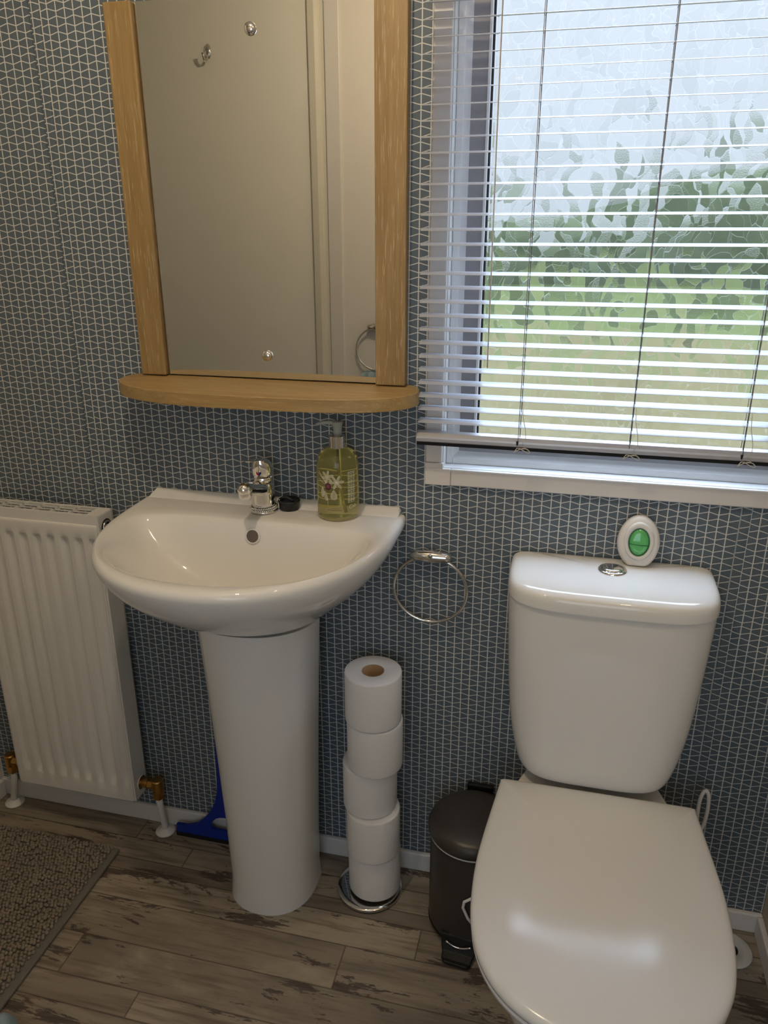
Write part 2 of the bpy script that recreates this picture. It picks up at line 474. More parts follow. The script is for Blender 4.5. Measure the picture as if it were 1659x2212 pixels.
# ------------------------------------------------------------------ window
win = bpy.data.objects.new('window_1', None); C.objects.link(win); win.location = (.92, 0, WZ0); win['kind'] = 'structure'
def frame_rect(bm, x0, x1, z0, z1, w, y0, y1):
    box(bm, x0, x0+w, y0, y1, z0, z1); box(bm, x1-w, x1, y0, y1, z0, z1)
    box(bm, x0+w, x1-w, y0, y1, z0, z0+w); box(bm, x0+w, x1-w, y0, y1, z1-w, z1)
t = .0312
bm = bmesh.new()
box(bm, WX0-t, WX0, -.008, .0, WZ0+.012, WZ1+t); box(bm, WX1, WX1+t, -.008, 0, WZ0+.012, WZ1+t)
box(bm, WX0, WX1, -.008, 0, WZ1, WZ1+t)
new_obj('trim_board', bm, M['trim'], win, smooth=False, bevel=.0025)
bm = bmesh.new(); box(bm, WX0+.017, WX1+t, -.0085, .0, WZ0-t, WZ0+.0015)
new_obj('trim_board', bm, M['trim'], win, smooth=False, bevel=.0025)
bm = bmesh.new(); box(bm, WX0-t, WX0+.0168, -.0095, .0, WZ0-t, WZ0+.0015); box(bm, WX0-t, WX0+.0025, -.0095, .0, WZ0+.0015, WZ0+.0118)
new_obj('corner_block', bm, M['trim'], win, smooth=False, bevel=.0012)
# lining of the opening and the stepped frame
bm = bmesh.new(); frame_rect(bm, WX0-.002, WX1+.002, WZ0-.002, WZ1+.002, .004, .0, .064)
new_obj('lining', bm, M['pvc'], win, smooth=False)
bm = bmesh.new(); frame_rect(bm, WX0+.0021, WX1-.0021, WZ0+.0021, WZ1-.0021, .0125, .028, .060)
new_obj('frame', bm, M['pvc'], win, smooth=False, bevel=.0015)
bm = bmesh.new()
a0, a1, b0, b1 = WX0+.0147, WX1-.0147, WZ0+.0147, WZ1-.0147
q = .010
for pts in (((a0,b0),(a0+q,b0+q),(a0+q,b1-q),(a0,b1)), ((a1,b1),(a1-q,b1-q),(a1-q,b0+q),(a1,b0)), ((a1,b0),(a1-q,b0+q),(a0+q,b0+q),(a0,b0)), ((a0,b1),(a0+q,b1-q),(a1-q,b1-q),(a1,b1))):
    f = [bm.verts.new((pts[0][0], .030, pts[0][1])), bm.verts.new((pts[1][0], .040, pts[1][1])), bm.verts.new((pts[2][0], .040, pts[2][1])), bm.verts.new((pts[3][0], .030, pts[3][1]))]
    bm.faces.new(f)
new_obj('frame_bevel', bm, M['pvc'], win, smooth=False)
bm = bmesh.new(); frame_rect(bm, WX0+.0236, WX1-.0236, WZ0+.0236, WZ1-.0236, .0285, .040, .060)
new_obj('sash', bm, M['sash'], win, smooth=False)
s0, s1, s2, s3 = WX0+.0522, WX1-.0522, WZ0+.0522, WZ1-.0522
bm = bmesh.new(); frame_rect(bm, s0-.001, s1+.001, s2-.001, s3+.001, .0045, .036, .052)
new_obj('glazing_bead', bm, M['pvc'], win, smooth=False, bevel=.001)
bm = bmesh.new(); frame_rect(bm, s0+.0036, s1-.0036, s2+.0036, s3-.0036, .0035, .0465, .052)
new_obj('gasket', bm, M['rubber'], win, smooth=False)
bm = bmesh.new(); box(bm, s0, s1, .050, .054, s2, s3)
o = new_obj('pane', bm, [M['frost'] if 'frost' in M else privacy_glass(), clear_glass()], win, smooth=False)
for p_ in o.data.polygons:
    p_.material_index = 0 if p_.normal.y < -.5 else 1

# ------------------------------------------------------------------ venetian blind
bl = thing('venetian_blind', 'white aluminium venetian blind hanging in front of the frosted window', 'blind', (.9, -.035, 1.03))
BX0, BX1, BY = .572, 1.262, -.034
pitch = .02303; z_low = 1.0405
def slat_bm():
    bm = bmesh.new()
    n = 8; w = .025; tilt = math.radians(10)
    top, bot = [], []
    for i in range(n+1):
        s = -w/2 + w*i/n
        h = .0011*(1-(2*s/w)**2)
        y = s*cos(tilt) - h*sin(tilt); z = s*sin(tilt) + h*cos(tilt)
        top.append((y, z)); bot.append((y, z-.0005))
    loop = top + bot[::-1]
    loft(bm, [[(BX0, y, z) for y, z in loop], [(BX1, y, z) for y, z in loop]], True, True)
    return bm
first = None
nsl = 39
for i in range(nsl):
    z = z_low + .0262 + pitch*i
    if first is None:
        first = new_obj('slat', slat_bm(), M['slat'], bl, smooth=True, sharp=40); o = first
    else:
        o = first.copy(); C.objects.link(o)
    o.parent = bl; o.matrix_parent_inverse = Matrix.Translation(-Vector(bl.location))
    o.location = (0, BY, z)
ztop = z_low + .0262 + pitch*nsl
new_obj('headrail', BX(BX0, BX1, BY-.0125, BY+.0125, ztop, ztop+.025), M['slat'], bl, smooth=False, bevel=.002)
bm = bmesh.new()
rl = [(BY-.0135, z_low-.0045), (BY-.0125, z_low-.0012), (BY-.006, z_low+.0042), (BY+.006, z_low+.0062), (BY+.0125, z_low+.004), (BY+.0135, z_low-.001), (BY+.012, z_low-.008), (BY-.012, z_low-.0115), (BY-.0135, z_low-.0095)]
loft(bm, [[(BX0-.003, y, z) for y, z in rl], [(BX1+.003, y, z) for y, z in rl]])
br = new_obj('bottom_rail', bm, M['rail'], bl, smooth=False, bevel=.0012)
bm = bmesh.new(); box(bm, BX0-.0015, BX1+.0015, BY-.0105, BY+.0105, z_low-.0175, z_low-.009)
new_obj('rail_underside', bm, M['black'], br, smooth=False)
for xx, slack in ((.7515, 0), (.938, 1), (1.117, 0)):
    bm = bmesh.new()
    for yy in ((BY-.0135, BY+.0135) if not slack else (BY-.0135, BY+.0135)):
        tube(bm, [(xx+(.0015 if yy > BY else 0), yy, z_low-.001), (xx+(.0015 if yy > BY else 0), yy, 1.3), (xx+.001, yy, ztop)], .0006, 6)
    for i in range(nsl):
        z = z_low+.0262+pitch*i-.0025
        tube(bm, [(xx, BY-.0135, z-.002), (xx, BY+.0135, z+.002)], .0005, 5)
    new_obj('ladder_cord', bm, M['cord'], bl)
    bm = bmesh.new()
    tube(bm, [(xx+.002, BY, z_low+.004), (xx+.002, BY, ztop)], .0008, 6)
    new_obj('lift_cord', bm, M['cord'], bl)
    if not slack:
        bm = bmesh.new(); tube(bm, [(xx-.001, BY-.0150, z_low-.007), (xx-.001, BY-.0147, z_low+.0005)], [.0012, .0022], 8)
        new_obj('cord_plug', bm, M['black'], bl)
    # loose knotted ends hanging below the rail
    bm = bmesh.new()
    bx = xx + (.006 if not slack else .003)
    pts = [(xx+.004, BY-.0142, z_low+.07), (xx+.006, BY-.0146, z_low+.045), (xx+.012, BY-.0150, z_low+.020), (xx+.013, BY-.0155, z_low+.006), (xx+.006, BY-.0150, z_low-.006)]
    for i in range(26):
        t_ = i/25*2*PI*2.2
        pts.append((bx-.001+.017*cos(t_+.4)*(.5+.5*abs(cos(t_*.5))), BY-.0155-.0012*sin(t_*1.7), z_low-.0155+.0042*sin(2*t_)))
    tube(bm, pts, .0006, 6)
    new_obj('loose_cord', bm, M['cordw'], bl)
bm = bmesh.new(); tube(bm, [(.6905, -.0560, 1.168), (.689, -.0560, 1.5), (.688, -.0540, ztop+.004)], .0042, 6)
new_obj('tilt_wand', bm, M['clear'], bl, smooth=False)

# ------------------------------------------------------------------ outside
def ground():
    def strip(name, y0, z0, y1, z1, m):
        bm = bmesh.new(); vs = [bm.verts.new(p) for p in ((-40, y0, z0), (60, y0, z0), (60, y1, z1), (-40, y1, z1))]; bm.faces.new(vs)
        struct(new_obj(name, bm, m, smooth=False))
    strip('path', .3, -.65, 8.2, .20, M['gravel'])
    strip('lawn', 8.2, .20, 60, 1.0, M['lawn'])
ground()
bm = bmesh.new()
bmesh.ops.create_grid(bm, x_segments=90, y_segments=12, size=1)
for v in bm.verts:
    x, y = v.co.x, v.co.y
    a = (y+1)/2*PI
    h = 1.75 + .35*sin(x*9)+.3*sin(x*23+1)+.25*random.uniform(-1, 1)
    v.co = (x*30+3, 17 - 1.4*cos(a)+.2*random.uniform(-1, 1), .3 + h*max(0, sin(a))**.5)
tag(new_obj('garden_hedge', bm, M['hedge']), 'dark green hedge blurred behind the frosted window glass', 'hedge')

# ------------------------------------------------------------------ mirror with oak frame and shelf
mz0, mz1 = 1.123, 1.746
mir = thing('wall_mirror', 'tall wall mirror with oak side posts and a curved oak shelf', 'mirror', (.28, 0, 1.10))
new_obj('side_post', BX(.0185, .0708, -.0225, -.0005, mz0+.0008, mz1), M['oak'], mir, smooth=False, bevel=.0025, seg=3)
new_obj('side_post', BX(.4885, .5428, -.0225, -.0005, mz0+.0008, mz1), M['oak'], mir, smooth=False, bevel=.0015, seg=2)
new_obj('backing_board', BX(.060, .50, -.0075, -.0005, mz0+.001, mz1-.001), M['dark'], mir, smooth=False)  # dark strip showing beside the glass paints the post's unlit inner side
new_obj('mirror_glass', BX(.0735, .4881, -.0125, -.0078, mz0+.0022, mz1), M['mirror'], mir, smooth=False)
def rnd_shelf(z):
    # bowed front whose ends turn back to the wall in a tight curve
    xc, hw = .2805, .2925
    pts = []
    for i in range(61):
        t_ = PI + PI*i/60
        c_, s_ = cos(t_), sin(t_)
        x = xc + hw*math.copysign(abs(c_)**(2/3.0), c_)
        y = -.044 - .088*abs(s_)**(2/2.0)
        pts.append((x, y, z+.062*y))
    for i in range(1, 8):
        a = i/8*PI/2
        yy = -.044+.0435*sin(a); pts.append((xc+hw-.034*(1-cos(a)), yy, z+.062*yy))
    for i in range(7, 0, -1):
        a = i/8*PI/2
        yy = -.044+.0435*sin(a); pts.append((xc-hw+.034*(1-cos(a)), yy, z+.062*yy))
    return pts
bm = bmesh.new(); loft(bm, [rnd_shelf(mz0-.0245), rnd_shelf(mz0)])
new_obj('shelf', bm, M['oakx'], mir, smooth=False, bevel=.0018, seg=3)
for z in (1.6963, 1.1676):
    bm = bmesh.new(); lathe(bm, [(.0105, 0), (.0105, -.0012), (.0098, -.0035), (.0075, -.0060), (.004, -.0074), (.0005, -.0078)], (.278, -.0127, z), 24, 'Y', cap1=True)
    new_obj('screw_cap', bm, M['chrome'], mir)

# ------------------------------------------------------------------ behind the camera, seen in the mirror
hk = thing('coat_hook', 'small chrome coat hook reflected in the mirror, on the cream door', 'hook', (-.466, YF+.0025, 1.94))
bm = bmesh.new(); lathe(bm, [(.0125, 0), (.0115, .004), (.006, .007), (.0006, .008)], (-.466, YF+.0025, 1.968), 20, 'Y', cap1=True)
for v in bm.verts: v.co.z = 1.962+(v.co.z-1.968)*1.9
new_obj('hook_plate', bm, M['chrome'], hk)
bm = bmesh.new(); tube(bm, [(-.466, YF+.006, 1.955), (-.466, YF+.012, 1.940), (-.466, YF+.022, 1.928), (-.466, YF+.034, 1.929), (-.466, YF+.041, 1.940), (-.466, YF+.043, 1.952)], [.0045, .004, .004, .004, .0045, .006], 12)
new_obj('prong', bm, M['chrome'], hk)

def towel_ring_parts(parent, cx, y0, zt, r, sgn, tr=.0033):
    """ring hanging from a barrel mount; sgn = -1 when the room is towards -Y"""
    yb = y0 + sgn*.018
    bm = bmesh.new()
    lathe(bm, [(.0035, -.040), (.0085, -.0385), (.0105, -.030), (.0125, -.012), (.0130, 0), (.0125, .012), (.0105, .030), (.0085, .0385), (.0035, .040)], (cx, yb, zt), 24, 'X', True, True)
    mt = new_obj('mount', bm, M['chrome'], parent)
    bm = bmesh.new(); lathe(bm, [(.011, 0), (.010, sgn*.012)], (cx, y0+sgn*.0005, zt), 20, 'Y', True, True)
    new_obj('wall_plate', bm, M['chrome'], mt)
    bm = bmesh.new(); lathe(bm, [(.0042, 0), (.0042, sgn*.0025), (.003, sgn*.0032)], (cx+.001, y0+sgn*.029, zt+.006), 14, 'Y', True, True)
    new_obj('screw', bm, M['steel'], mt)
    bm = bmesh.new()
    pts = []
    for i in range(72):
        a = 2*PI*i/72
        pts.append((cx+r*1.02*cos(a), yb, zt-.002-r*.975+r*.975*sin(a)))
    tube(bm, pts, tr, 10, True)
    new_obj('ring', bm, M['chrome'], parent)
tr1 = thing('towel_ring', 'empty chrome towel ring on the blue patterned wall, between basin and toilet', 'towel ring', (.597, -.0005, .79))
towel_ring_parts(tr1, .5965, 0, .7935, .0715, -1)
tr2 = thing('towel_ring', 'chrome towel ring reflected in the mirror, holding a pale blue towel', 'towel ring', (.133, YF, 1.05))
towel_ring_parts(tr2, .1355, YF, 1.055, .080, 1, .0035)
bm = bmesh.new()
bmesh.ops.create_grid(bm, x_segments=24, y_segments=30, size=1)
for v in bm.verts:
    u, w = v.co.x, v.co.y
    s = (w+1)/2
    fold = .006*sin(u*11+2*s)
    if s < .5: yy = YF+.030+fold; zz = .55+ (s/.5)*.345
    else: yy = YF+.008+fold*.4; zz = .895-(s-.5)/.5*.36
    zz += .010*(1-u*u) if abs(s-.5) < .1 else 0
    v.co = (.1355+u*(.062+.012*abs(s-.5)), yy, zz)
bmesh.ops.solidify(bm, geom=bm.faces[:], thickness=.006)
tag(new_obj('hanging_towel', bm, M['towel'], sub=1), 'pale blue hand towel hung through the ring reflected in the mirror', 'towel')

# ------------------------------------------------------------------ wash basin
bx = .272
ba = thing('wash_basin', 'white ceramic wash basin with a rounded front, on a pedestal under the mirror', 'basin', (bx, -.1, .62))
def under(z, y):
    # the underside hangs lower towards the wall
    k = max(0, min(1, (.812-z)/.112)); t_ = max(0, min(1, (y+.26)/.24))
    return z - .052*k*t_
def basin():
    bm = bmesh.new()
    nf = 2.15
    lv = [ # z, hw, yf, yb
        (.7035, .111, -.247, -.030), (.7095, .122, -.260, -.020), (.729, .150, -.292, -.010), (.752, .182, -.328, -.004), (.781, .222, -.368, -.002),
        (.812, .2535, -.401, -.002), (.842, .2695, -.4195, -.002), (.858, .2742, -.4255, -.002), (.868, .272, -.423, -.002), (.8735, .266, -.416, -.002)]
    N_ = 64
    loops = [se(hw, yb, yf, bx, z, N_, (40 if z > .85 else 14) if z > .74 else 6, nf, yc=-.10 if z > .7 else -.09) for z, hw, yf, yb in lv]
    inn = [(.8735, .250, -.398, -.1000), (.8715, .240, -.388, -.106), (.862, .229, -.377, -.112), (.835, .210, -.356, -.119), (.800, .182, -.328, -.128), (.770, .142, -.292, -.140), (.752, .095, -.256, -.156), (.745, .045, -.228, -.178)]
    for z, hw, yf, yb in inn:
        loops.append(se(hw, yb, yf, bx, z, N_, 4.0, 2.2, yc=(yb-.075 if z > .76 else (yb+yf)/2)))
    vs = loft(bm, loops, True, False)
    loft_point(bm, vs[-1], (bx, -.203, .7435))
    for v in bm.verts:
        # the tap deck rises very slightly to the wall
        if v.co.z > .866 and v.co.y > -.10: v.co.z += .0012
    for L in vs[:6]:
        for v in L: v.co.z = under(v.co.z, v.co.y)
    return bm
new_obj('bowl', basin(), M['ceramic'], ba, sub=1)
bm = bmesh.new()
L = []
for x0, zt in ((bx-.262, 0), (bx-.258, 1), (bx+.258, 1), (bx+.262, 0)):
    h = .8850 if zt else .878
    L.append([(x0, -.001, .862), (x0, -.001, h), (x0, -.006, h), (x0, -.0095, h-.0012), (x0, -.016, .8805), (x0, -.026, .8762), (x0, -.036, .8730), (x0, -.036, .862)])
loft(bm, L, True, True)
new_obj('upstand', bm, M['ceramic'], ba, bevel=.001)
bm = bmesh.new()
lathe(bm, [(.0150, .0005), (.0146, -.0010), (.0135, -.0016), (.0122, -.0012), (.0118, .002)], (0, 0, 0), 28, 'Y')
R_ = Matrix.Rotation(math.radians(-14), 4, 'X')
bmesh.ops.transform(bm, matrix=Matrix.Translation((bx, -.1185, .8445)) @ R_, verts=bm.verts)
ov = new_obj('overflow_ring', bm, M['ceramic'], ba)
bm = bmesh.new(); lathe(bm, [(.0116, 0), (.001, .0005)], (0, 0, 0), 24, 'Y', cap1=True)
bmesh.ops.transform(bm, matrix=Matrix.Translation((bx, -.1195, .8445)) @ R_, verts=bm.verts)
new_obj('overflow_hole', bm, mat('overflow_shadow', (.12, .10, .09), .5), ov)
bm = bmesh.new(); lathe(bm, [(.0005, .0035), (.012, .003), (.020, .0022), (.024, .0005), (.024, -.003)], (bx, -.205, .746), 28, 'Z', cap0=True)
new_obj('drain', bm, M['chrome'], ba)
# pedestal
bm = bmesh.new()
loops = []
for i in range(15):
    f = i/14; z = .0005+f*.702
    e = f**1.5
    hw = .0925 + .0195*e + .004*max(0, .06-f)/.06
    yf = -.2065 - .040*e - .004*max(0, .06-f)/.06
    loops.append([(x_, y_, zz_*(under(.702, y_)/.702)) for x_, y_, zz_ in se(hw, -.062, yf, bx, z, 48, 14, 2.25, yc=-.105)])
loft(bm, loops, True, True)
pd = tag(new_obj('basin_pedestal', bm, M['ceramic'], smooth=True, sharp=50), 'tall white ceramic pedestal carrying the wash basin, narrowing to the floor', 'pedestal')

# ------------------------------------------------------------------ mixer tap
tx, ty, tz = .2712, -.0545, .8745
tap = thing('mixer_tap', 'small chrome mixer tap with a lever, standing on the basin', 'tap', (tx, ty, tz))
bm = bmesh.new(); lathe(bm, [(.0265, 0), (.0265, .003), (.0245, .0045)], (tx, ty, tz), 32, 'Z', True, True)
new_obj('base_ring', bm, M['chrome'], tap)
bm = bmesh.new(); lathe(bm, [(.0235, .004), (.0228, .02), (.0222, .036), (.0215, .048), (.0195, .057), (.0165, .061)], (tx, ty, tz), 32, 'Z', True, True)
new_obj('body', bm, M['chrome'], tap)
bm = bmesh.new()
pts = [(tx, ty+.008, tz+.046), (tx, ty-.012, tz+.048), (tx, ty-.035, tz+.056), (tx, ty-.058, tz+.063), (tx, ty-.077, tz+.069), (tx, ty-.090, tz+.070), (tx, ty-.0975, tz+.068)]
tube(bm, pts, [.016, .0165, .0142, .0130, .0130, .0122, .005], 20)
new_obj('spout', bm, M['chrome'], tap)
bm = bmesh.new(); lathe(bm, [(.009, -.0005), (.0120, 0), (.0126, .008), (.0124, .013)], (tx, ty-.083, tz+.0530), 24, 'Z', True, False)
new_obj('aerator', bm, M['chrome'], tap)
bm = bmesh.new(); lathe(bm, [(.0165, .058), (.0188, .060), (.0190, .067), (.0180, .069)], (tx+.001, ty+.003, tz), 32, 'Z')
new_obj('collar', bm, M['chrome'], tap)
bm = bmesh.new()
lp = []
for z, r, oy in ((.069, .0188, 0), (.074, .0205, -.001), (.085, .0212, -.002), (.095, .0195, -.004), (.102, .0155, -.0075), (.1065, .0095, -.012)):
    lp.append([(tx+.001+r*cos(2*PI*i/32), ty+.003+oy+r*1.02*sin(2*PI*i/32), tz+z) for i in range(32)])
loft(bm, lp, True, True)
lv_ = new_obj('lever_dome', bm, M['chrome'], tap, sub=1)
bm = bmesh.new()
lp = []
for y, w, z, h in ((-.004, .0125, .098, .012), (-.016, .0130, .1055, .006), (-.030, .0112, .110, .0035), (-.048, .0098, .114, .003), (-.062, .0088, .1165, .0028), (-.067, .004, .117, .002)):
    lp.append([(tx+.001+w*cos(2*PI*i/20), ty+y, tz+z+h*.5*sin(2*PI*i/20)) for i in range(20)])
loft(bm, lp, True, True)
new_obj('lever', bm, M['chrome'], tap)
def half_disc(s):
    bm = bmesh.new()
    vs = []
    for i in range(13):
        a = PI/2 + s*PI*i/12
        vs.append((tx+.001+.0005+.0050*cos(a), .0050*sin(a)))
    f = [bm.verts.new((x, ty+.003-.0228, tz+.0815+z)) for x, z in vs]
    g = [bm.verts.new((x, ty+.003-.0195, tz+.0815+z)) for x, z in vs]
    bm.faces.new(f)
    for i in range(12): bm.faces.new((f[i], f[i+1], g[i+1], g[i]))
    return bm
new_obj('hot_mark', half_disc(1), M['red'], tap, smooth=False)
new_obj('cold_mark', half_disc(-1), M['bluedot'], tap, smooth=False)

# plug on a ball chain wound round the tap
px_, py_ = .3165, -.0345
pl = thing('sink_plug', 'black rubber sink plug on a chrome bead chain beside the tap', 'plug', (px_, py_, tz))
bm = bmesh.new(); lathe(bm, [(.0175, 0), (.0195, .002), (.0205, .014), (.0215, .0155), (.0215, .019), (.0195, .0195), (.018, .017), (.001, .0165)], (px_, py_, tz+.0002), 36, 'Z', True, True)
new_obj('stopper', bm, M['rubber'], pl)
bm = bmesh.new()
tube(bm, [(px_-.014, py_-.004, tz+.0175), (px_-.010, py_-.004, tz+.0245), (px_-.002, py_-.004, tz+.0235), (px_+.011, py_-.006, tz+.0185)], .0028, 10)
new_obj('pull_tab', bm, M['rubber'], pl)
bm = bmesh.new()
for ring_i in range(2):
    for i in range(44):
        a = 2*PI*i/44 + ring_i*.07
        sph(bm, (tx+(.0258-.001*ring_i)*cos(a), ty+(.0258-.001*ring_i)*sin(a), tz+.0062+.0036*ring_i+.0015*sin(a+1)), .0019, 8, 6)
for i in range(12):
    f = i/11
    sph(bm, (tx+.024+(px_-.014-tx-.024)*f, ty+.006+(py_-.004-ty-.006)*f, tz+.011+.010*sin(f*PI*1.5)+.006*f), .0018, 8, 6)
for i in range(15):   # the little heart-shaped clasp
    a = 2*PI*i/15
    sph(bm, (tx-.010+.0052*sin(a)**3*1.05, ty-.0270, tz+.0095+.0044*(.85*cos(a)-.33*cos(2*a)-.12*cos(3*a))), .0011, 6, 5)
new_obj('bead_chain', bm, M['chrome'], pl)

# ------------------------------------------------------------------ soap bottle
sx, sy, sz = .4203, -.0455, .8748
sb = thing('soap_bottle', 'pump bottle of clear yellow hand soap with white flower print on the basin', 'soap bottle', (sx, sy, sz))
bm = bmesh.new(); lathe(bm, [(.001, .0015), (.034, .0005), (.0385, .002), (.0398, .006), (.0398, .020), (.0396, .100), (.0386, .110), (.0352, .1205), (.0290, .1280), (.0205, .1330), (.0145, .1345), (.001, .1347)], (sx, sy, sz), 64, 'Z', True, True)
new_obj('bottle', bm, M['soap'], sb)
bm = bmesh.new(); lathe(bm, [(.0145, .1340), (.0152, .1345), (.0152, .1565), (.0140, .1575), (.0085, .1577)], (sx, sy, sz), 40, 'Z')
new_obj('collar', bm, M['chrome'], sb, smooth=True, sharp=40)
bm = bmesh.new(); lathe(bm, [(.0085, .1570), (.0080, .165), (.0086, .175), (.0105, .1805), (.0105, .1825), (.0008, .1835)], (sx+.0015, sy, sz), 28, 'Z', True, True)
pm = new_obj('pump_head', bm, M['pump'], sb)
bm = bmesh.new(); tube(bm, [(sx, sy-.001, sz+.1790), (sx-.012, sy-.004, sz+.1812), (sx-.024, sy-.007, sz+.1810), (sx-.033, sy-.009, sz+.1785), (sx-.037, sy-.0098, sz+.1765)], [.0048, .0042, .0036, .0030, .0024], 12)
new_obj('nozzle', bm, M['pump'], pm)
bm = bmesh.new(); tube(bm, [(sx, sy, sz+.134), (sx+.001, sy+.006, sz+.06), (sx+.006, sy+.012, sz+.006)], .0019, 10)
new_obj('dip_tube', bm, mat('dip_tube_plastic', (.95, .92, .7), .1, trans=1.0, ior=1.36), sb)
# print wrapped on the bottle: u = arc metres from the camera-facing line (rightwards positive), w = height
A0 = math.atan2(-1.37-sy, .83-sx)
PO = [0., 0.]
def wrap(bm, poly, off=.0004, r=.0398):
    vs = []
    for u, w in poly:
        u += PO[0]; w += PO[1]
        a = A0 + u/r
        vs.append(bm.verts.new((sx+(r+off)*cos(a), sy+(r+off)*sin(a), sz+w)))
    bm.faces.new(vs)
def stroke(bm, pts, w, off=.0004):
    for (u0, w0), (u1, w1) in zip(pts, pts[1:]):
        dx, dy = u1-u0, w1-w0; l = math.hypot(dx, dy) or 1e-6
        nx, ny = -dy/l*w/2, dx/l*w/2
        wrap(bm, [(u0+nx, w0+ny), (u1+nx, w1+ny), (u1-nx, w1-ny), (u0-nx, w0-ny)], off)
def petal(bm, u, w, ang, ln, wd):
    pts = []
    for i in range(14):
        t_ = i/14*2*PI
        a = ln/2*(1-cos(t_)); b = wd/2*sin(t_)*(.6+.4*sin(t_/2))
        pts.append((u+a*cos(ang)-b*sin(ang), w+a*sin(ang)+b*cos(ang)))
    stroke(bm, pts+[pts[0]], .0007); FILL.append(pts); return pts
FILL = []; PO[:] = [-.0075, .0155]
bm = bmesh.new()
for fu, fw, r_, n_, rot in ((-.0130, .0715, .0125, 6, .3), (.0050, .0620, .0140, 6, .1)):
    for i in range(n_):
        petal(bm, fu, fw, rot+2*PI*i/n_, r_, .0045)
stroke(bm, [(-.034, .080), (-.026, .071), (-.018, .064), (-.012, .057)], .0010)
stroke(bm, [(-.030, .072), (-.022, .066), (-.016, .058)], .0007)
stroke(bm, [(-.034, .066), (-.026, .061), (-.018, .057)], .0007)
drop = []
for i in range(20):
    t_ = 2*PI*i/20
    drop.append((-.0005+.0075*sin(t_)*(.55-.45*cos(t_)), .0375-.0105*cos(t_)*-1+.002))
drop = [(-.0005+.0078*sin(t)*sin(t/2)**1.1, .0475-.0195*(1-cos(t))/2) for t in [2*PI*i/22 for i in range(22)]]
stroke(bm, drop+[drop[0]], .0007)
for (u, w, an) in ((-.0190, .044, -1.35), (-.0235, .050, -1.6)):
    petal(bm, u, w, an, .019, .007)
stroke(bm, [(-.0125, .030), (-.0125, .014)], .0006)
PO[:] = [0., .0]
for i in range(21):   # illegible small print on the side
    w = .0950-.0029*i
    for j in range(3):
        u0 = .0185+.0058*j; stroke(bm, [(u0, w+.0002), (u0+.0054-.0008*((i*7+j*3) % 3), w)], .0011)
petal(bm, .0215, .0255, .6, .008, .007); petal(bm, .0305, .0270, .4, .006, .005)
FILL_SIDE = FILL[-2:]; del FILL[-2:]; PO[:] = [-.0075, .0155]
new_obj('flower_print', bm, M['print'], sb, smooth=False)
bm = bmesh.new()
for q_ in FILL + [drop]: wrap(bm, q_, .0002)
fm = mat('petal_tint', (.62, .58, .38), .6, trans=.55)
new_obj('petal_fill', bm, fm, sb, smooth=False)
bm = bmesh.new(); wrap(bm, [(-.0115+.0058*cos(2*PI*i/20), .0530+.0068*sin(2*PI*i/20)) for i in range(20)], .0006)
new_obj('badge', bm, M['plum'], sb, smooth=False)
bm = bmesh.new()
for s_ in (-1, 1):
    stroke(bm, [(-.0115+s_*.0028*sin(t*PI/6), .0530+.0050*cos(t*PI/6)*(1 if t < 4 else 1)) for t in range(0, 5)], .0006, .0008)
    stroke(bm, [(-.0115+s_*.0022*cos(t*PI/6), .0530+.0030*sin(t*PI/3)) for t in range(0, 7)], .0006, .0008)
new_obj('badge_monogram', bm, mat('badge_pink', (.35, .12, .16), .5), sb, smooth=False)
PO[:] = [-.004, .0095]
bm = bmesh.new()
for i in range(6): stroke(bm, [(-.009+.0025*i, .0165), (-.0075+.0025*i, .0164)], .0009)
for i in range(9): stroke(bm, [(-.016+.003*i, .0138-.0001*i), (-.0138+.003*i, .0137-.0001*i)], .0010)
new_obj('small_print', bm, M['brown'], sb, smooth=False)

# ------------------------------------------------------------------ radiator
rx0, rx1, rz0, rz1 = -.4015, -.0845, .1185, .8385
ryb, ryf = -.032, -.079
rad = thing('radiator', 'white steel panel radiator with vertical flutes on the wall left of the basin', 'radiator', (-.243, -.05, rz0))
bm = bmesh.new()
NX = 160; gx = [rx0+.004+(rx1-rx0-.008)*i/NX for i in range(NX+1)]
zz = [rz0+.003, rz0+.008, rz0+.040, rz0+.043, rz0+.050, rz0+.058, rz0+.066, rz0+.08, rz1-.12, rz1-.075, rz1-.062, rz1-.055, rz1-.052, rz1-.049, rz1-.034, rz1-.026, rz1-.022, rz1-.0205]
dp = [0, 0, 0, .12, .45, .8, .97, 1, 1, 1, .92, .6, .2, 0, 0, 0, -.2, -.6]
pitch_r = (rx1-rx0)/9.55
V = []
for z, d_ in zip(zz, dp):
    rw = []
    for x in gx:
        u = (x-(rx0+.024))/pitch_r
        fr = u-math.floor(u)
        inside = 0 <= u < 8
        if 8 <= u < 9 : inside = True
        s_ = 0.
        if inside and fr < .62: s_ = min(1, max(0, sin(fr/.62*PI)*1.35))
        y = ryf - .004 + (.0085*s_*d_ if d_ > 0 else -d_*.004)
        ex = min(x-gx[0], gx[-1]-x)
        if ex < .004: y += .0025*(1-ex/.004)
        rw.append(bm.verts.new((x, y, z)))
    V.append(rw)
for a, b in zip(V, V[1:]):
    for i in range(NX): bm.faces.new((a[i], a[i+1], b[i+1], b[i]))
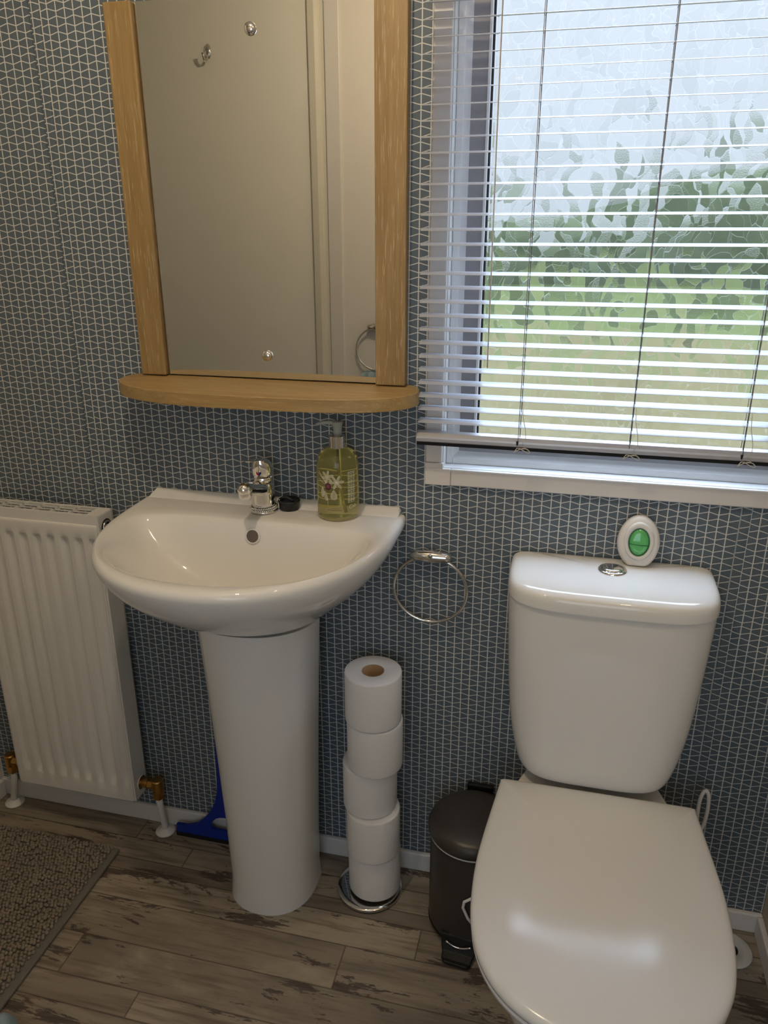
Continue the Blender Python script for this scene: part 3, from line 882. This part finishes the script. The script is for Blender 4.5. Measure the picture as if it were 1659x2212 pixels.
# returns to the casing
def fl(row, y):
    nr = [bm.verts.new((v.co.x, y, v.co.z)) for v in row]
    for i in range(len(row)-1): bm.faces.new((row[i], row[i+1], nr[i+1], nr[i]))
fl(V[0], ryf+.004); fl(V[-1], ryf+.004); fl([r[0] for r in V], ryf+.004); fl([r[-1] for r in V], ryf+.004)
new_obj('front_panel', bm, M['whitemetal'], rad, smooth=True, sharp=50)
new_obj('rear_panel', BX(rx0+.004, rx1-.004, ryb, ryb+.006, rz0+.003, rz1-.03), M['whitemetal'], rad, smooth=False)
def side_panel(x0, x1, hole_side):
    bm = bmesh.new()
    box(bm, x0, x1, ryf, ryb+.005, rz0+.0005, rz1-.001)
    return bm
new_obj('side_panel', side_panel(rx1-.0045, rx1, 1), M['whitemetal'], rad, smooth=False, bevel=.0015)
new_obj('side_panel', side_panel(rx0, rx0+.0045, 0), M['whitemetal'], rad, smooth=False, bevel=.0015)
bm = bmesh.new()
gx0, gx1 = rx0+.03, rx1-.030
box(bm, rx0+.0008, rx1-.0008, ryf-.0005, ryf+.0085, rz1-.026, rz1)          # front lip
box(bm, rx0+.0008, rx1-.0008, ryb-.002, ryb+.0045, rz1-.006, rz1)
box(bm, rx0+.0008, gx0, ryf+.008, ryb, rz1-.003, rz1-.0003); box(bm, gx1, rx1-.0008, ryf+.008, ryb, rz1-.003, rz1-.0003)
yw = (ryb-(ryf+.008))
for f in (.335, .665):
    yy = ryf+.008+yw*f; box(bm, gx0-.001, gx1+.001, yy-.0016, yy+.0016, rz1-.003, rz1-.0006)
nb = 6
for i in range(1, nb+1):
    xx = gx1 - (gx1-gx0)*i/nb
    vs = [bm.verts.new(q) for q in ((xx-.004, ryf+.008, rz1-.0006), (xx+.001, ryf+.008, rz1-.0006), (xx+.006, ryb, rz1-.0006), (xx+.001, ryb, rz1-.0006))]
    ws = [bm.verts.new((v.co.x, v.co.y, rz1-.005)) for v in vs]
    bm.faces.new(vs); bm.faces.new(ws[::-1])
    for a in range(4): bm.faces.new((vs[a], vs[(a+1) % 4], ws[(a+1) % 4], ws[a]))
new_obj('top_grille', bm, M['whitemetal'], rad, smooth=False)
new_obj('inner_core', BX(rx0+.006, rx1-.006, ryf+.010, ryb-.002, rz0+.03, rz1-.022), M['dark'], rad, smooth=False)
# port with bleed plug on the upper right, threaded tails and valves below
bm = bmesh.new(); lathe(bm, [(.0005, .0004), (.0180, .0006), (.0180, .0008)], (rx1, -.053, rz1-.032), 28, 'X', True, True)
pt = new_obj('port', bm, M['dark'], rad)
bm = bmesh.new(); lathe(bm, [(.0145, .0008), (.0150, .003), (.0110, .0045), (.0105, .002)], (rx1, -.053, rz1-.032), 24, 'X')
new_obj('port_ring', bm, M['steel'], pt)
bm = bmesh.new(); lathe(bm, [(.0062, .001), (.0062, .016), (.0050, .018), (.0005, .018)], (rx1, -.053, rz1-.032), 16, 'X', True, True)
new_obj('bleed_plug', bm, M['whiteplas'], pt)
def valve(sgn, xs):
    yv, zv = -.050, rz0+.034
    bm = bmesh.new()
    def cx(prof, n=8): lathe(bm, [(r, sgn*h) for r, h in prof], (xs, yv, zv), n, 'X', True, True)
    cx([(.0165, -.001), (.0165, .001), (.012, .002)], 24)
    cx([(.0105, 0), (.0105, .013), (.0125, .0135), (.0125, .019), (.0105, .0195), (.0105, .023)], 20)
    cx([(.0118, .020), (.0130, .021), (.0130, .031), (.0118, .032)], 6)
    X2 = xs+sgn*.043
    lathe(bm, [(.0135, -.016), (.0140, -.010), (.0140, .013), (.012, .0155)], (X2, yv, zv), 20, 'Z', True, True)
    cx([(.0115, .028), (.0115, .046)], 16)
    lathe(bm, [(.0110, -.038), (.0138, -.036), (.0142, -.020), (.0125, -.016)], (X2, yv, zv), 6, 'Z', True, True)
    v_ = new_obj('valve', bm, M['brass'], rad, smooth=True, sharp=35)
    bm = bmesh.new(); lathe(bm, [(.0168, -.0008), (.0175, .0012), (.0168, .0022)], (xs, yv, zv), 24, 'X')
    new_obj('seal_ring', bm, M['whiteplas'], v_)
    bm = bmesh.new()
    xb, yb_ = X2-.006*(1 if sgn > 0 else .6), -.034
    xb = -.0455 if sgn > 0 else -.4735
    tube(bm, [(X2, yv, zv-.034), (X2, yv, zv-.055), ((X2+xb)/2, (yv+yb_)/2, .05), (xb, yb_, .020), (xb, yb_, .001)], .0078, 16)
    new_obj('pipe', bm, M['whiteplas'], rad)
    bm = bmesh.new(); lathe(bm, [(.0235, 0), (.0240, .0015), (.0225, .004), (.012, .0062), (.0095, .010), (.0078, .011)], (xb, yb_, .0006), 32, 'Z', True, False)
    new_obj('pipe_collar', bm, M['whiteplas'], rad)
valve(1, rx1); valve(-1, rx0)
# ------------------------------------------------------------------ bath mat
mt = thing('bath_mat', 'taupe bobbled chenille bath mat on the floor below the radiator', 'mat', (-.31, -.33, 0))
mx0, mx1, my0, my1 = -.520, -.1175, -.535, -.1200
new_obj('backing', BX(mx0, mx1, my0, my1, .0008, .009), M['matbase'], mt, smooth=False, bevel=.003)
bm = bmesh.new()
ico = bmesh.new(); bmesh.ops.create_icosphere(ico, subdivisions=1, radius=1); iv = [v.co.copy() for v in ico.verts]; ifc = [[v.index for v in f.verts] for f in ico.faces]; ico.free()
verts, faces = [], []
st = .0082
nxm = int((mx1-.016-mx0)/st); nym = int((my1-.004-my0)/(st*.92))
for j in range(nym):
    for i in range(nxm):
        x = mx1-.0175-i*st + (st/2 if j % 2 else 0)*-1 + random.uniform(-.0016, .0016)
        y = my1-.006-j*st*.92 + random.uniform(-.0018, .0018)
        r = random.uniform(.0040, .0050); z = .0115+random.uniform(-.0015, .0030)
        if x < mx0: continue
        n0 = len(verts); q = random.uniform(.9, 1.5)
        for c_ in iv: verts.append((x+c_.x*r, y+c_.y*r, z+c_.z*r*q))
        for f in ifc: faces.append([n0+k for k in f])
me = bpy.data.meshes.new('pile'); me.from_pydata(verts, [], faces); me.materials.append(M['pile'])
me.polygons.foreach_set('use_smooth', [True]*len(me.polygons))
o = bpy.data.objects.new('pile', me); C.objects.link(o); o.parent = mt; o.matrix_parent_inverse = Matrix.Translation(-Vector(mt.location)); o['kind'] = 'stuff'

# pale blue towel on the floor, only a corner in view
bm = bmesh.new()
A_ = Vector((-.0850, -.5330)); e1 = Vector((.8, -.6)); e2 = Vector((-.6, -.8))
G = 26
grid = {}
for i in range(G+1):
    for j in range(G+1):
        u, w = i/G, j/G
        p = A_ + e1*(.30*u) + e2*(.24*w)
        ed = min(u*.30, (1-u)*.30, w*.24, (1-w)*.24)
        h = .002+.048*min(1, ed/.018)**.5 + .003*sin(u*23)*sin(w*17)*(1 if ed > .01 else 0)
        grid[i, j] = bm.verts.new((p.x, p.y, h))
for i in range(G):
    for j in range(G): bm.faces.new((grid[i,j], grid[i+1,j], grid[i+1,j+1], grid[i,j+1]))
tag(new_obj('bath_towel', bm, M['towel'], sub=1), 'corner of a folded pale blue towel on the floor in front of the mat', 'towel')

# ------------------------------------------------------------------ squeegee
sq = thing('shower_squeegee', 'blue plastic squeegee with black blade leaning behind the basin pedestal', 'squeegee', (.115, -.03, 0))
def ys(z): return -.038+.030*min(1, z/.45)
bm = bmesh.new()
out = []
cxs = .1165
half = [(.1270, .0135), (.1270, .0335), (.100, .0345), (.074, .0440), (.052, .064), (.034, .088), (.0215, .115), (.0150, .145), (.0135, .20), (.0145, .30), (.0165, .41), (.013, .435), (.006, .445)]
holes = True
prof_r = half; prof_l = [(-a, b) for a, b in half]
n_h = len(half)
# body as strips between an inner hole outline and the outline: quads left/right
def head(bm, y_off):
    vs = {}
    return vs
inner = [(.0, .0370), (.020, .0370), (.034, .0385), (.037, .047), (.031, .060), (.021, .070), (.012, .074), (.006, .0755), (.0, .076)]
def add_face(bm, pts):
    f = [bm.verts.new((cxs+x, ys(z)-.004, z)) for x, z in pts]; g = [bm.verts.new((cxs+x, ys(z)+.004, z)) for x, z in pts]
    bm.faces.new(f); bm.faces.new(g[::-1])
    for i in range(len(pts)):
        j = (i+1) % len(pts); bm.faces.new((f[i], f[j], g[j], g[i]))
for s_ in (1, -1):
    H = lambda p: (s_*p[0], p[1])
    quads = [[(0, .0135), (.127, .0135), (.127, .0335), (.100, .0345), (.034, .0345), (.020, .0370), (0, .0370)],
             [(.034, .0345), (.100, .0345), (.074, .0440), (.037, .047), (.034, .0385), (.020, .0370)],
             [(.037, .047), (.074, .0440), (.052, .064), (.031, .060)],
             [(.031, .060), (.052, .064), (.034, .088), (.021, .070)],
             [(.021, .070), (.034, .088), (.0215, .115), (.012, .074)],
             [(.012, .074), (.0215, .115), (.0150, .145), (0, .145), (0, .076)],
             [(0, .145), (.0150, .145), (.0135, .20), (0, .20)], [(0, .20), (.0135, .20), (.0145, .30), (0, .30)],
             [(0, .30), (.0145, .30), (.0165, .41), (0, .41)], [(0, .41), (.0165, .41), (.013, .435), (.006, .445), (0, .445)]]
    for q_ in quads: add_face(bm, [H(a) for a in (q_ if s_ > 0 else q_[::-1])])
bmesh.ops.remove_doubles(bm, verts=bm.verts, dist=.00005)
new_obj('handle_head', bm, M['blue'], sq, smooth=False)
bm = bmesh.new(); box(bm, cxs-.129, cxs+.129, -.0405, -.0345, .0006, .0145)
new_obj('rubber_blade', bm, M['rubber'], sq, smooth=False)

# ------------------------------------------------------------------ toilet roll stand and rolls
cx0, cy0 = .4865, -.0855; pxx, pyy = .4955, -.0890
rs = thing('toilet_roll_stand', 'chrome stand with round base holding a stack of toilet rolls on the floor', 'toilet roll stand', (cx0, cy0, 0))
bm = bmesh.new(); lathe(bm, [(.0005, .013), (.060, .0128), (.0695, .0115), (.0715, .0095), (.0715, .0045), (.0700, .003)], (cx0, cy0, 0), 64, 'Z', True, False)
lathe(bm, [(.030, .012), (.030, .0195), (.006, .0197)], (pxx, pyy, 0), 32, 'Z')
new_obj('base', bm, M['chrome'], rs, smooth=True, sharp=40)
bm = bmesh.new(); lathe(bm, [(.0690, .0002), (.0702, .0035), (.001, .004)], (cx0, cy0, 0), 48, 'Z', True, True)
new_obj('rubber_ring', bm, M['rubber'], rs)
bm = bmesh.new(); lathe(bm, [(.005, .012), (.005, .52), (.004, .524), (.0005, .525)], (pxx, pyy, 0), 16, 'Z', True, True)
new_obj('pole', bm, M['chrome'], rs)
RH, RR = .1105, .0570
def roll(label):
    r_ = thing('toilet_roll', label, 'toilet roll', (0, 0, 0), 'toilet rolls stacked on the stand')
    bm = bmesh.new()
    lathe(bm, [(.0222, .002), (RR-.0025, .0008), (RR-.0006, .002), (RR, .005), (RR, RH-.005), (RR-.0006, RH-.002), (RR-.0025, RH-.0008), (.0235, RH-.0012), (.0222, RH-.002)], (0, 0, 0), 56, 'Z')
    # the seam of the loose sheet edge
    a0_ = -2.2
    for i in range(1):
        vs = [(RR*cos(a0_+t*.02)+.0004*cos(a0_), RR*sin(a0_+t*.02)+.0004*sin(a0_)) for t in range(3)]
    new_obj('paper', bm, M['paper'], r_)
    bm = bmesh.new(); lathe(bm, [(.0222, .0015), (.0222, RH-.0015), (.0208, RH-.0015), (.0208, .0015), (.0222, .0015)], (0, 0, 0), 36, 'Z')
    new_obj('core', bm, M['card'], r_)
    return r_
zr = .0200
pos = [(.4980, -.0850), (.4985, -.0950), (.4895, -.0860), (.5030, -.0960), (.5005, -.0985)]
names = ['bottom white toilet roll, resting on the chrome base of the stand', 'second white toilet roll up from the chrome base of the stand',
         'middle roll of the five toilet rolls, shifted towards the basin pedestal', 'fourth toilet roll up, directly under the top roll of the stack', 'top toilet roll of the stack, showing its brown cardboard core']
proto = None
for i in range(5):
    if proto is None:
        proto = roll(names[0]); r_ = proto
    else:
        r_ = proto.copy(); C.objects.link(r_); r_['label'] = names[i]
        for ch in list(proto.children):
            c_ = ch.copy(); C.objects.link(c_); c_.parent = r_; c_.matrix_parent_inverse = ch.matrix_parent_inverse.copy()
    r_.location = (pos[i][0], pos[i][1], zr+i*(RH+.0006))
    r_.rotation_euler = (0, 0, i*1.3)

# ------------------------------------------------------------------ pedal bin
bcx, bcy, BR, BH = .7140, -.1175, .0910, .270
pb = thing('pedal_bin', 'small charcoal pedal bin on the floor between toilet rolls and toilet', 'bin', (bcx, bcy, 0))
bm = bmesh.new(); lathe(bm, [(BR-.006, .020), (BR-.005, .028), (BR-.0045, BH-.028), (BR-.006, BH-.025)], (bcx, bcy, 0), 64, 'Z', True, True)
body = new_obj('body', bm, M['bin'], pb, smooth=True, sharp=40)
bm = bmesh.new(); lathe(bm, [(BR-.016, .0008), (BR-.012, .004), (BR-.004, .020), (BR-.005, .023)], (bcx, bcy, 0), 64, 'Z', True, True)
new_obj('base', bm, M['black'], pb, smooth=True, sharp=40)
bm = bmesh.new(); lathe(bm, [(BR-.007, BH-.0265), (BR-.0012, BH-.0260), (BR-.0010, BH-.0235), (BR-.006, BH-.023)], (bcx, bcy, 0), 64, 'Z')
new_obj('rim_band', bm, M['whiteplas'], pb)
bm = bmesh.new(); lathe(bm, [(BR-.003, BH-.0232), (BR, BH-.0212), (BR+.0005, BH-.012), (BR-.004, BH-.001), (BR-.014, BH+.006), (BR-.040, BH+.0095), (BR-.065, BH+.0108), (.0005, BH+.0112)], (bcx, bcy, 0), 64, 'Z', False, True)
new_obj('lid', bm, M['bin'], pb)
bm = bmesh.new(); box(bm, bcx-.026, bcx+.030, -.026, -.0150, .12, BH+.008)
new_obj('hinge', bm, M['black'], pb, smooth=False, bevel=.003)
bm = bmesh.new()
pdv = Vector((-.10, -.995, 0)).normalized(); pside = Vector((pdv.y*-1, pdv.x, 0))
def PP(a, s, z): q = Vector((bcx, bcy, 0)) + pdv*a + pside*s; return (q.x, q.y, z)
lp = []
for a, w, z, h in ((.060, .038, .040, .012), (.086, .038, .036, .012), (.092, .036, .022, .010), (.100, .032, .0115, .006), (.114, .030, .0075, .0055), (.122, .024, .0070, .005)):
    lp.append([PP(a, s_*w, z+t_*h) for s_, t_ in ((-1, -.5), (1, -.5), (1, .5), (-1, .5))])
loft(bm, lp, True, True)
new_obj('pedal', bm, M['black'], pb, smooth=False, bevel=.003)
bm = bmesh.new(); tube(bm, [PP(.0965, s_, .036-.010*cos(s_/.026*PI/2)) for s_ in [(-.026+.052*i/12) for i in range(13)]], .0022, 8)
new_obj('pedal_trim', bm, M['chrome'], pb)
bm = bmesh.new()
def HB(a, z, rr=BR-.0015):
    return (bcx+rr*cos(a), bcy+rr*sin(a), z)
a_ = math.radians(-93)
tube(bm, [HB(a_+.35, .150), HB(a_+.18, .157, BR+.001), HB(a_+.03, .147, BR+.0025), HB(a_+.01, .132, BR+.0025), HB(a_+.12, .105, BR+.001), HB(a_+.25, .085)], .0030, 10)
new_obj('carry_handle', bm, M['whiteplas'], pb)

# ------------------------------------------------------------------ toilet
tcx = .931
to = thing('toilet', 'white close-coupled toilet with closed lid and cistern under the window', 'toilet', (.937, -.25, 0))
def bow(hw, yb, yf, xc, z, n=64, nf=4.2): return se(hw, yb, yf, xc, z, n, 16, nf, yc=yb-.030)
bm = bmesh.new()
lvl = [(.4140, .118, -.140), (.4155, .1295, -.151), (.422, .1380, -.1565), (.434, .1440, -.160), (.455, .1495, -.1635), (.485, .1560, -.1670), (.53, .1632, -.1705), (.60, .1695, -.174), (.68, .1740, -.1765), (.750, .1775, -.1785), (.7800, .1785, -.1792), (.7828, .1788, -.1795), (.7834, .1786, -.1793), (.7836, .176, -.177)]
loops = [bow(hw, -.004, yf, tcx, z) for z, hw, yf in lvl]
loft(bm, loops, True, True)
cis = new_obj('cistern', bm, M['ceramic'], to, sub=1)
bm = bmesh.new()
lvl = [(.7846, .1700, -.1750), (.7847, .1785, -.1822), (.7850, .1800, -.1836), (.7858, .1804, -.1840), (.7880, .1804, -.1841), (.800, .1800, -.1840), (.8080, .1780, -.1825), (.8135, .1735, -.1780), (.8172, .164, -.1670), (.8192, .136, -.138)]
loops = [bow(hw, -.003, yf, tcx, z) for z, hw, yf in lvl]
loft(bm, loops, True, True)
new_obj('cistern_lid', bm, M['ceramic'], to, sub=1)
bm = bmesh.new(); lathe(bm, [(.0250, .8185), (.0252, .8205), (.0235, .8225), (.0195, .8232), (.0185, .8222)], (tcx+.001, -.061, 0), 40, 'Z')
lathe(bm, [(.0182, .8218), (.0175, .8240), (.012, .8256), (.0005, .8262)], (tcx+.001, -.061, 0), 36, 'Z', False, True)
new_obj('flush_button', bm, M['chrome'], to)
bm = bmesh.new()
N_ = 64; pxc = .9385
lvl = [(.0008, .108, -.478, -.10), (.012, .106, -.474, -.10), (.06, .101, -.468, -.10), (.13, .107, -.490, -.10), (.18, .119, -.525, -.10), (.23, .138, -.570, -.105), (.28, .157, -.606, -.11), (.325, .1685, -.6235, -.115), (.360, .1725, -.628, -.12), (.378, .1725, -.627, -.12), (.3868, .166, -.620, -.125)]
loops = [se(hw, yb, yf, pxc, z, N_, 3.0, 2.3, yc=yb-.22) for z, hw, yf, yb in lvl]
loft(bm, loops, True, True)
new_obj('pan', bm, M['ceramic'], to, sub=1)
bm = bmesh.new()
def plat(k, z): return [(tcx+.002-.112*k, -.004, z), (tcx+.002+.112*k, -.004, z), (tcx+.002+.120*k, -.08, z), (tcx+.002+.1505*k, -.165, z), (tcx+.002+.1505*k, -.26, z), (tcx+.002-.1505*k, -.26, z), (tcx+.002-.1505*k, -.165, z), (tcx+.002-.120*k, -.08, z)]
loft(bm, [plat(.55, .02), plat(.62, .20), plat(.85, .31), plat(.98, .355), plat(1, .3905)], True, True)
new_obj('rear_platform', bm, M['ceramic'], to, smooth=False, bevel=.004, seg=3)
def lid_out(s, z, n=72):
    """seat outline: nearly straight hinge edge, sides bulging, round front"""
    pts = []
    key = [(.158, -.158), (.1725, -.160), (.1745, -.170), (.181, -.23), (.1885, -.30), (.1930, -.36), (.1930, -.42), (.1880, -.48), (.1750, -.532), (.151, -.576), (.118, -.609), (.077, -.6315), (.037, -.6420), (0, -.6445)]
    # resample with Catmull-Rom
    def cr(p0, p1, p2, p3, t):
        return tuple(.5*((2*p1[i])+(-p0[i]+p2[i])*t+(2*p0[i]-5*p1[i]+4*p2[i]-p3[i])*t*t+(-p0[i]+3*p1[i]-3*p2[i]+p3[i])*t**3) for i in (0, 1))
    half_ = []
    kk = [key[0]]+key+[(-key[-2][0], key[-2][1])]
    for i in range(1, len(kk)-2):
        for t in range(4): half_.append(cr(kk[i-1], kk[i], kk[i+1], kk[i+2], t/4))
    half_.append(key[-1])
    right = half_; left = [(-x, y) for x, y in half_[-2::-1]]
    cy_ = -.40
    for x, y in right+left:
        d_ = math.hypot(x, y-cy_) or 1
        k_ = max(0, (d_-s)/d_)
        pts.append((pxc+x*k_, cy_+(y-cy_)*k_, z))
    return pts
bm = bmesh.new()
vs = loft(bm, [lid_out(.006, .3885), lid_out(.001, .3905), lid_out(.0005, .398), lid_out(.004, .4005)], True, True)
new_obj('seat', bm, M['seat'], to)
bm = bmesh.new()
prof_l = [(.004, .4012), (.000, .4022), (-.0008, .4080), (.0010, .4125), (.0045, .4158), (.010, .4180), (.022, .4208), (.045, .4242), (.075, .4272), (.11, .4292)]
vs = loft(bm, [lid_out(s, z) for s, z in prof_l], True, False)
loft_point(bm, vs[-1], (pxc, -.40, .4305))
new_obj('seat_lid', bm, M['seat'], to)
for xx in (-.075, .075):
    bm = bmesh.new()
    lathe(bm, [(.012, .3880), (.012, .3985), (.010, .4000), (.0005, .4003)], (pxc+xx, -.178, 0), 20, 'Z', True, True)
    new_obj('hinge', bm, M['seat'], to)

# air freshener on the cistern lid
fr = thing('air_freshener', 'egg-shaped cream air freshener with green gel standing on the cistern lid', 'air freshener', (.974, -.03, .8195))
def egg(hw, z0, z1, y, yb, cut=True, n=48):
    zc = z0+(z1-z0)*.47
    L = []
    for i in range(n):
        a = 2*PI*i/n
        s_ = sin(a); x = hw*cos(a)*(1-.06*max(0, s_))
        z = zc+(z1-zc)*s_ if s_ > 0 else zc+(zc-z0)*1.10*s_
        z = max(z, z0)
        L.append((.974+x, y + (z-z0)*.16, z))
    return L
ez = .8200
bm = bmesh.new()
loft(bm, [egg(.030, ez+.003, ez+.084, -.018, 0), egg(.0355, ez+.0005, ez+.089, -.022, 0), egg(.0372, ez, ez+.0905, -.028, 0), egg(.0355, ez, ez+.089, -.034, 0), egg(.0318, ez+.003, ez+.0845, -.0375, 0), egg(.0290, ez+.0045, ez+.0810, -.0380, 0)], True, True)
new_obj('shell', bm, M['shell'], fr, smooth=True)
def oval(hw, zc, hz, y, n=40, tilt=.16):
    return [(.974+hw*cos(2*PI*i/n), y+(zc+hz*sin(2*PI*i/n)-ez)*tilt, zc+hz*sin(2*PI*i/n)) for i in range(n)]
zc_ = ez+.0475
bm = bmesh.new(); loft(bm, [oval(.0282, zc_-.001, .0345, -.0372), oval(.0282, zc_-.001, .0345, -.0384)], True, True)
new_obj('groove', bm, M['dark'], fr, smooth=False)
bm = bmesh.new(); loft(bm, [oval(.0256, zc_, .0342, -.0375), oval(.0256, zc_, .0342, -.0415), oval(.0240, zc_, .0322, -.0437), oval(.0195, zc_-.0015, .0265, -.0437), oval(.0185, zc_-.0015, .0255, -.0415)], True, False)
new_obj('inner_ring', bm, M['shell'], fr, smooth=True)
bm = bmesh.new(); loft(bm, [oval(.0186, zc_-.0015, .0256, -.0400), oval(.0186, zc_-.0015, .0256, -.0413)], True, True)
new_obj('gel_edge', bm, M['geldk'], fr, smooth=False)
bm = bmesh.new(); vs = loft(bm, [oval(.0165, zc_-.0012, .0235, -.0408), oval(.0155, zc_-.0012, .0222, -.0425), oval(.0105, zc_-.0012, .015, -.0440)], True, True)
gel = new_obj('gel_window', bm, M['gel'], fr, smooth=True)
bm = bmesh.new(); tube(bm, [(.974-.0165, -.0432+.0065, zc_-.0045), (.974, -.0450+.0067, zc_-.0055), (.974+.0165, -.0432+.0065, zc_-.006)], .0007, 8)
new_obj('gel_line', bm, M['geldk'], gel)

# toilet brush behind the pan
tb = thing('toilet_brush', 'white toilet brush with a loop handle standing between toilet and right wall', 'toilet brush', (1.148, -.065, 0))
bm = bmesh.new()
lp = []
bxx, byy = 1.1475, -.064
pts = []
for i in range(40):
    a = 2*PI*i/40
    pts.append((bxx+.0085*cos(a)*(1+.15*sin(a)), byy, .333+.0485*sin(a)))
tube(bm, pts, .0036, 10, True)
tube(bm, [(bxx, byy, .287), (bxx, byy, .10)], .0055, 10)
new_obj('loop_handle', bm, M['whiteplas'], tb)
bm = bmesh.new(); lathe(bm, [(.040, .0006), (.043, .004), (.040, .02), (.036, .10), (.037, .115), (.032, .116), (.030, .02)], (bxx, byy, 0), 36, 'Z', True, True)
new_obj('holder', bm, M['whiteplas'], tb)
# white floor plate
fp = thing('pipe_collar', 'round white plastic floor plate beside the toilet near the right wall', 'pipe collar', (1.243, -.066, 0))
bm = bmesh.new(); lathe(bm, [(.0440, .0004), (.0440, .003), (.042, .0045), (.020, .006), (.018, .003), (.0005, .003)], (1.243, -.066, 0), 40, 'Z', True, True)
new_obj('plate', bm, M['whiteplas'], fp)
bm = bmesh.new(); lathe(bm, [(.017, .0032), (.0005, .0038)], (1.243, -.066, 0), 24, 'Z', True, True)
new_obj('opening', bm, M['dark'], fp)

# ------------------------------------------------------------------ ceiling lamps (above the frame)
def downlight(x, y, e, label, col=(1, .80, .55)):
    t_ = thing('ceiling_downlight', label, 'ceiling light', (x, y, ZC))
    bm = bmesh.new(); lathe(bm, [(.030, -.001), (.041, -.003), (.043, -.0005), (.030, -.0003)], (x, y, ZC), 32, 'Z')
    new_obj('bezel', bm, M['steel'], t_)
    l = bpy.data.lights.new('downlight', 'POINT'); l.energy = e; l.color = col; l.shadow_soft_size = .024
    lo = bpy.data.objects.new('lamp', l); C.objects.link(lo); lo.location = (x, y, ZC-.05)
LAMP = 15; COOL_FILL = 7.5
downlight(.38, -.70, LAMP, 'left one of two warm ceiling downlights above the frame')
downlight(1.10, -.85, LAMP*.22, 'right one of two warm ceiling downlights above the frame')

# added unseen cool fill light behind the open doorway, for the toilet front
l = bpy.data.lights.new('added_cool_fill', 'AREA'); l.shape = 'RECTANGLE'; l.size = .9; l.size_y = 1.1; l.energy = COOL_FILL; l.color = (.70, .84, 1.0)
lo = bpy.data.objects.new('added_cool_fill', l); C.objects.link(lo); lo.location = (.85, -2.5, 1.35); lo.rotation_euler = (PI/2, 0, 0)
# ------------------------------------------------------------------ daylight
w = bpy.data.worlds.new('World'); bpy.context.scene.world = w; w.use_nodes = True
nt = w.node_tree; bg = nt.nodes['Background']
k_ = N(nt)
_, _, dz = k_.sep(k_.coord('Generated'))
rp = nt.nodes.new('ShaderNodeValToRGB')
els = rp.color_ramp.elements
els[0].position = .49; els[0].color = (.62, .68, .76, 1)
els[1].position = .86; els[1].color = (17.0, 20.0, 25.0, 1)
for p_, c_ in ((.56, (.80, .87, .98, 1)), (.655, (.88, .95, 1.08, 1)), (.74, (2.6, 3.0, 3.7, 1))):
    e_ = els.new(p_); e_.color = c_
nt.links.new(k_.m('ADD', k_.m('MULTIPLY', dz, .5), .5), rp.inputs[0])
nt.links.new(rp.outputs[0], bg.inputs['Color']); bg.inputs['Strength'].default_value = 1.0

# ------------------------------------------------------------------ camera
cam = bpy.data.cameras.new('Camera'); co = bpy.data.objects.new('Camera', cam); C.objects.link(co)
cam.sensor_fit = 'HORIZONTAL'; cam.sensor_width = 36.0; cam.lens = 1660.0/1659.0*36.0
cam.clip_start = .01; cam.clip_end = 200
Rw = ((0.971999511, 0.234982606, -0.000353982), (0.080727263, -0.335340219, -0.938632008), (-0.2206809, 0.912321277, -0.344920032))
r, dn, f = (Vector(v) for v in Rw)
co.matrix_world = Matrix(((r.x, -dn.x, -f.x, 0.83027), (r.y, -dn.y, -f.y, -1.36970), (r.z, -dn.z, -f.z, 1.38840), (0, 0, 0, 1)))
sc = bpy.context.scene
sc.camera = co
sc.view_settings.view_transform = 'Standard'; sc.view_settings.look = 'None'; sc.view_settings.gamma = 1.0
sc.view_settings.use_curve_mapping = False
sc.view_settings.exposure = 0.0
try:
    sc.cycles.use_denoising = True
    sc.cycles.use_adaptive_sampling = True; sc.cycles.adaptive_threshold = .02
    sc.cycles.max_bounces = 10; sc.cycles.transparent_max_bounces = 24; sc.cycles.transmission_bounces = 12; sc.cycles.glossy_bounces = 6
    sc.cycles.sample_clamp_indirect = 6.0
    sc.cycles.caustics_reflective = False
except Exception:
    pass
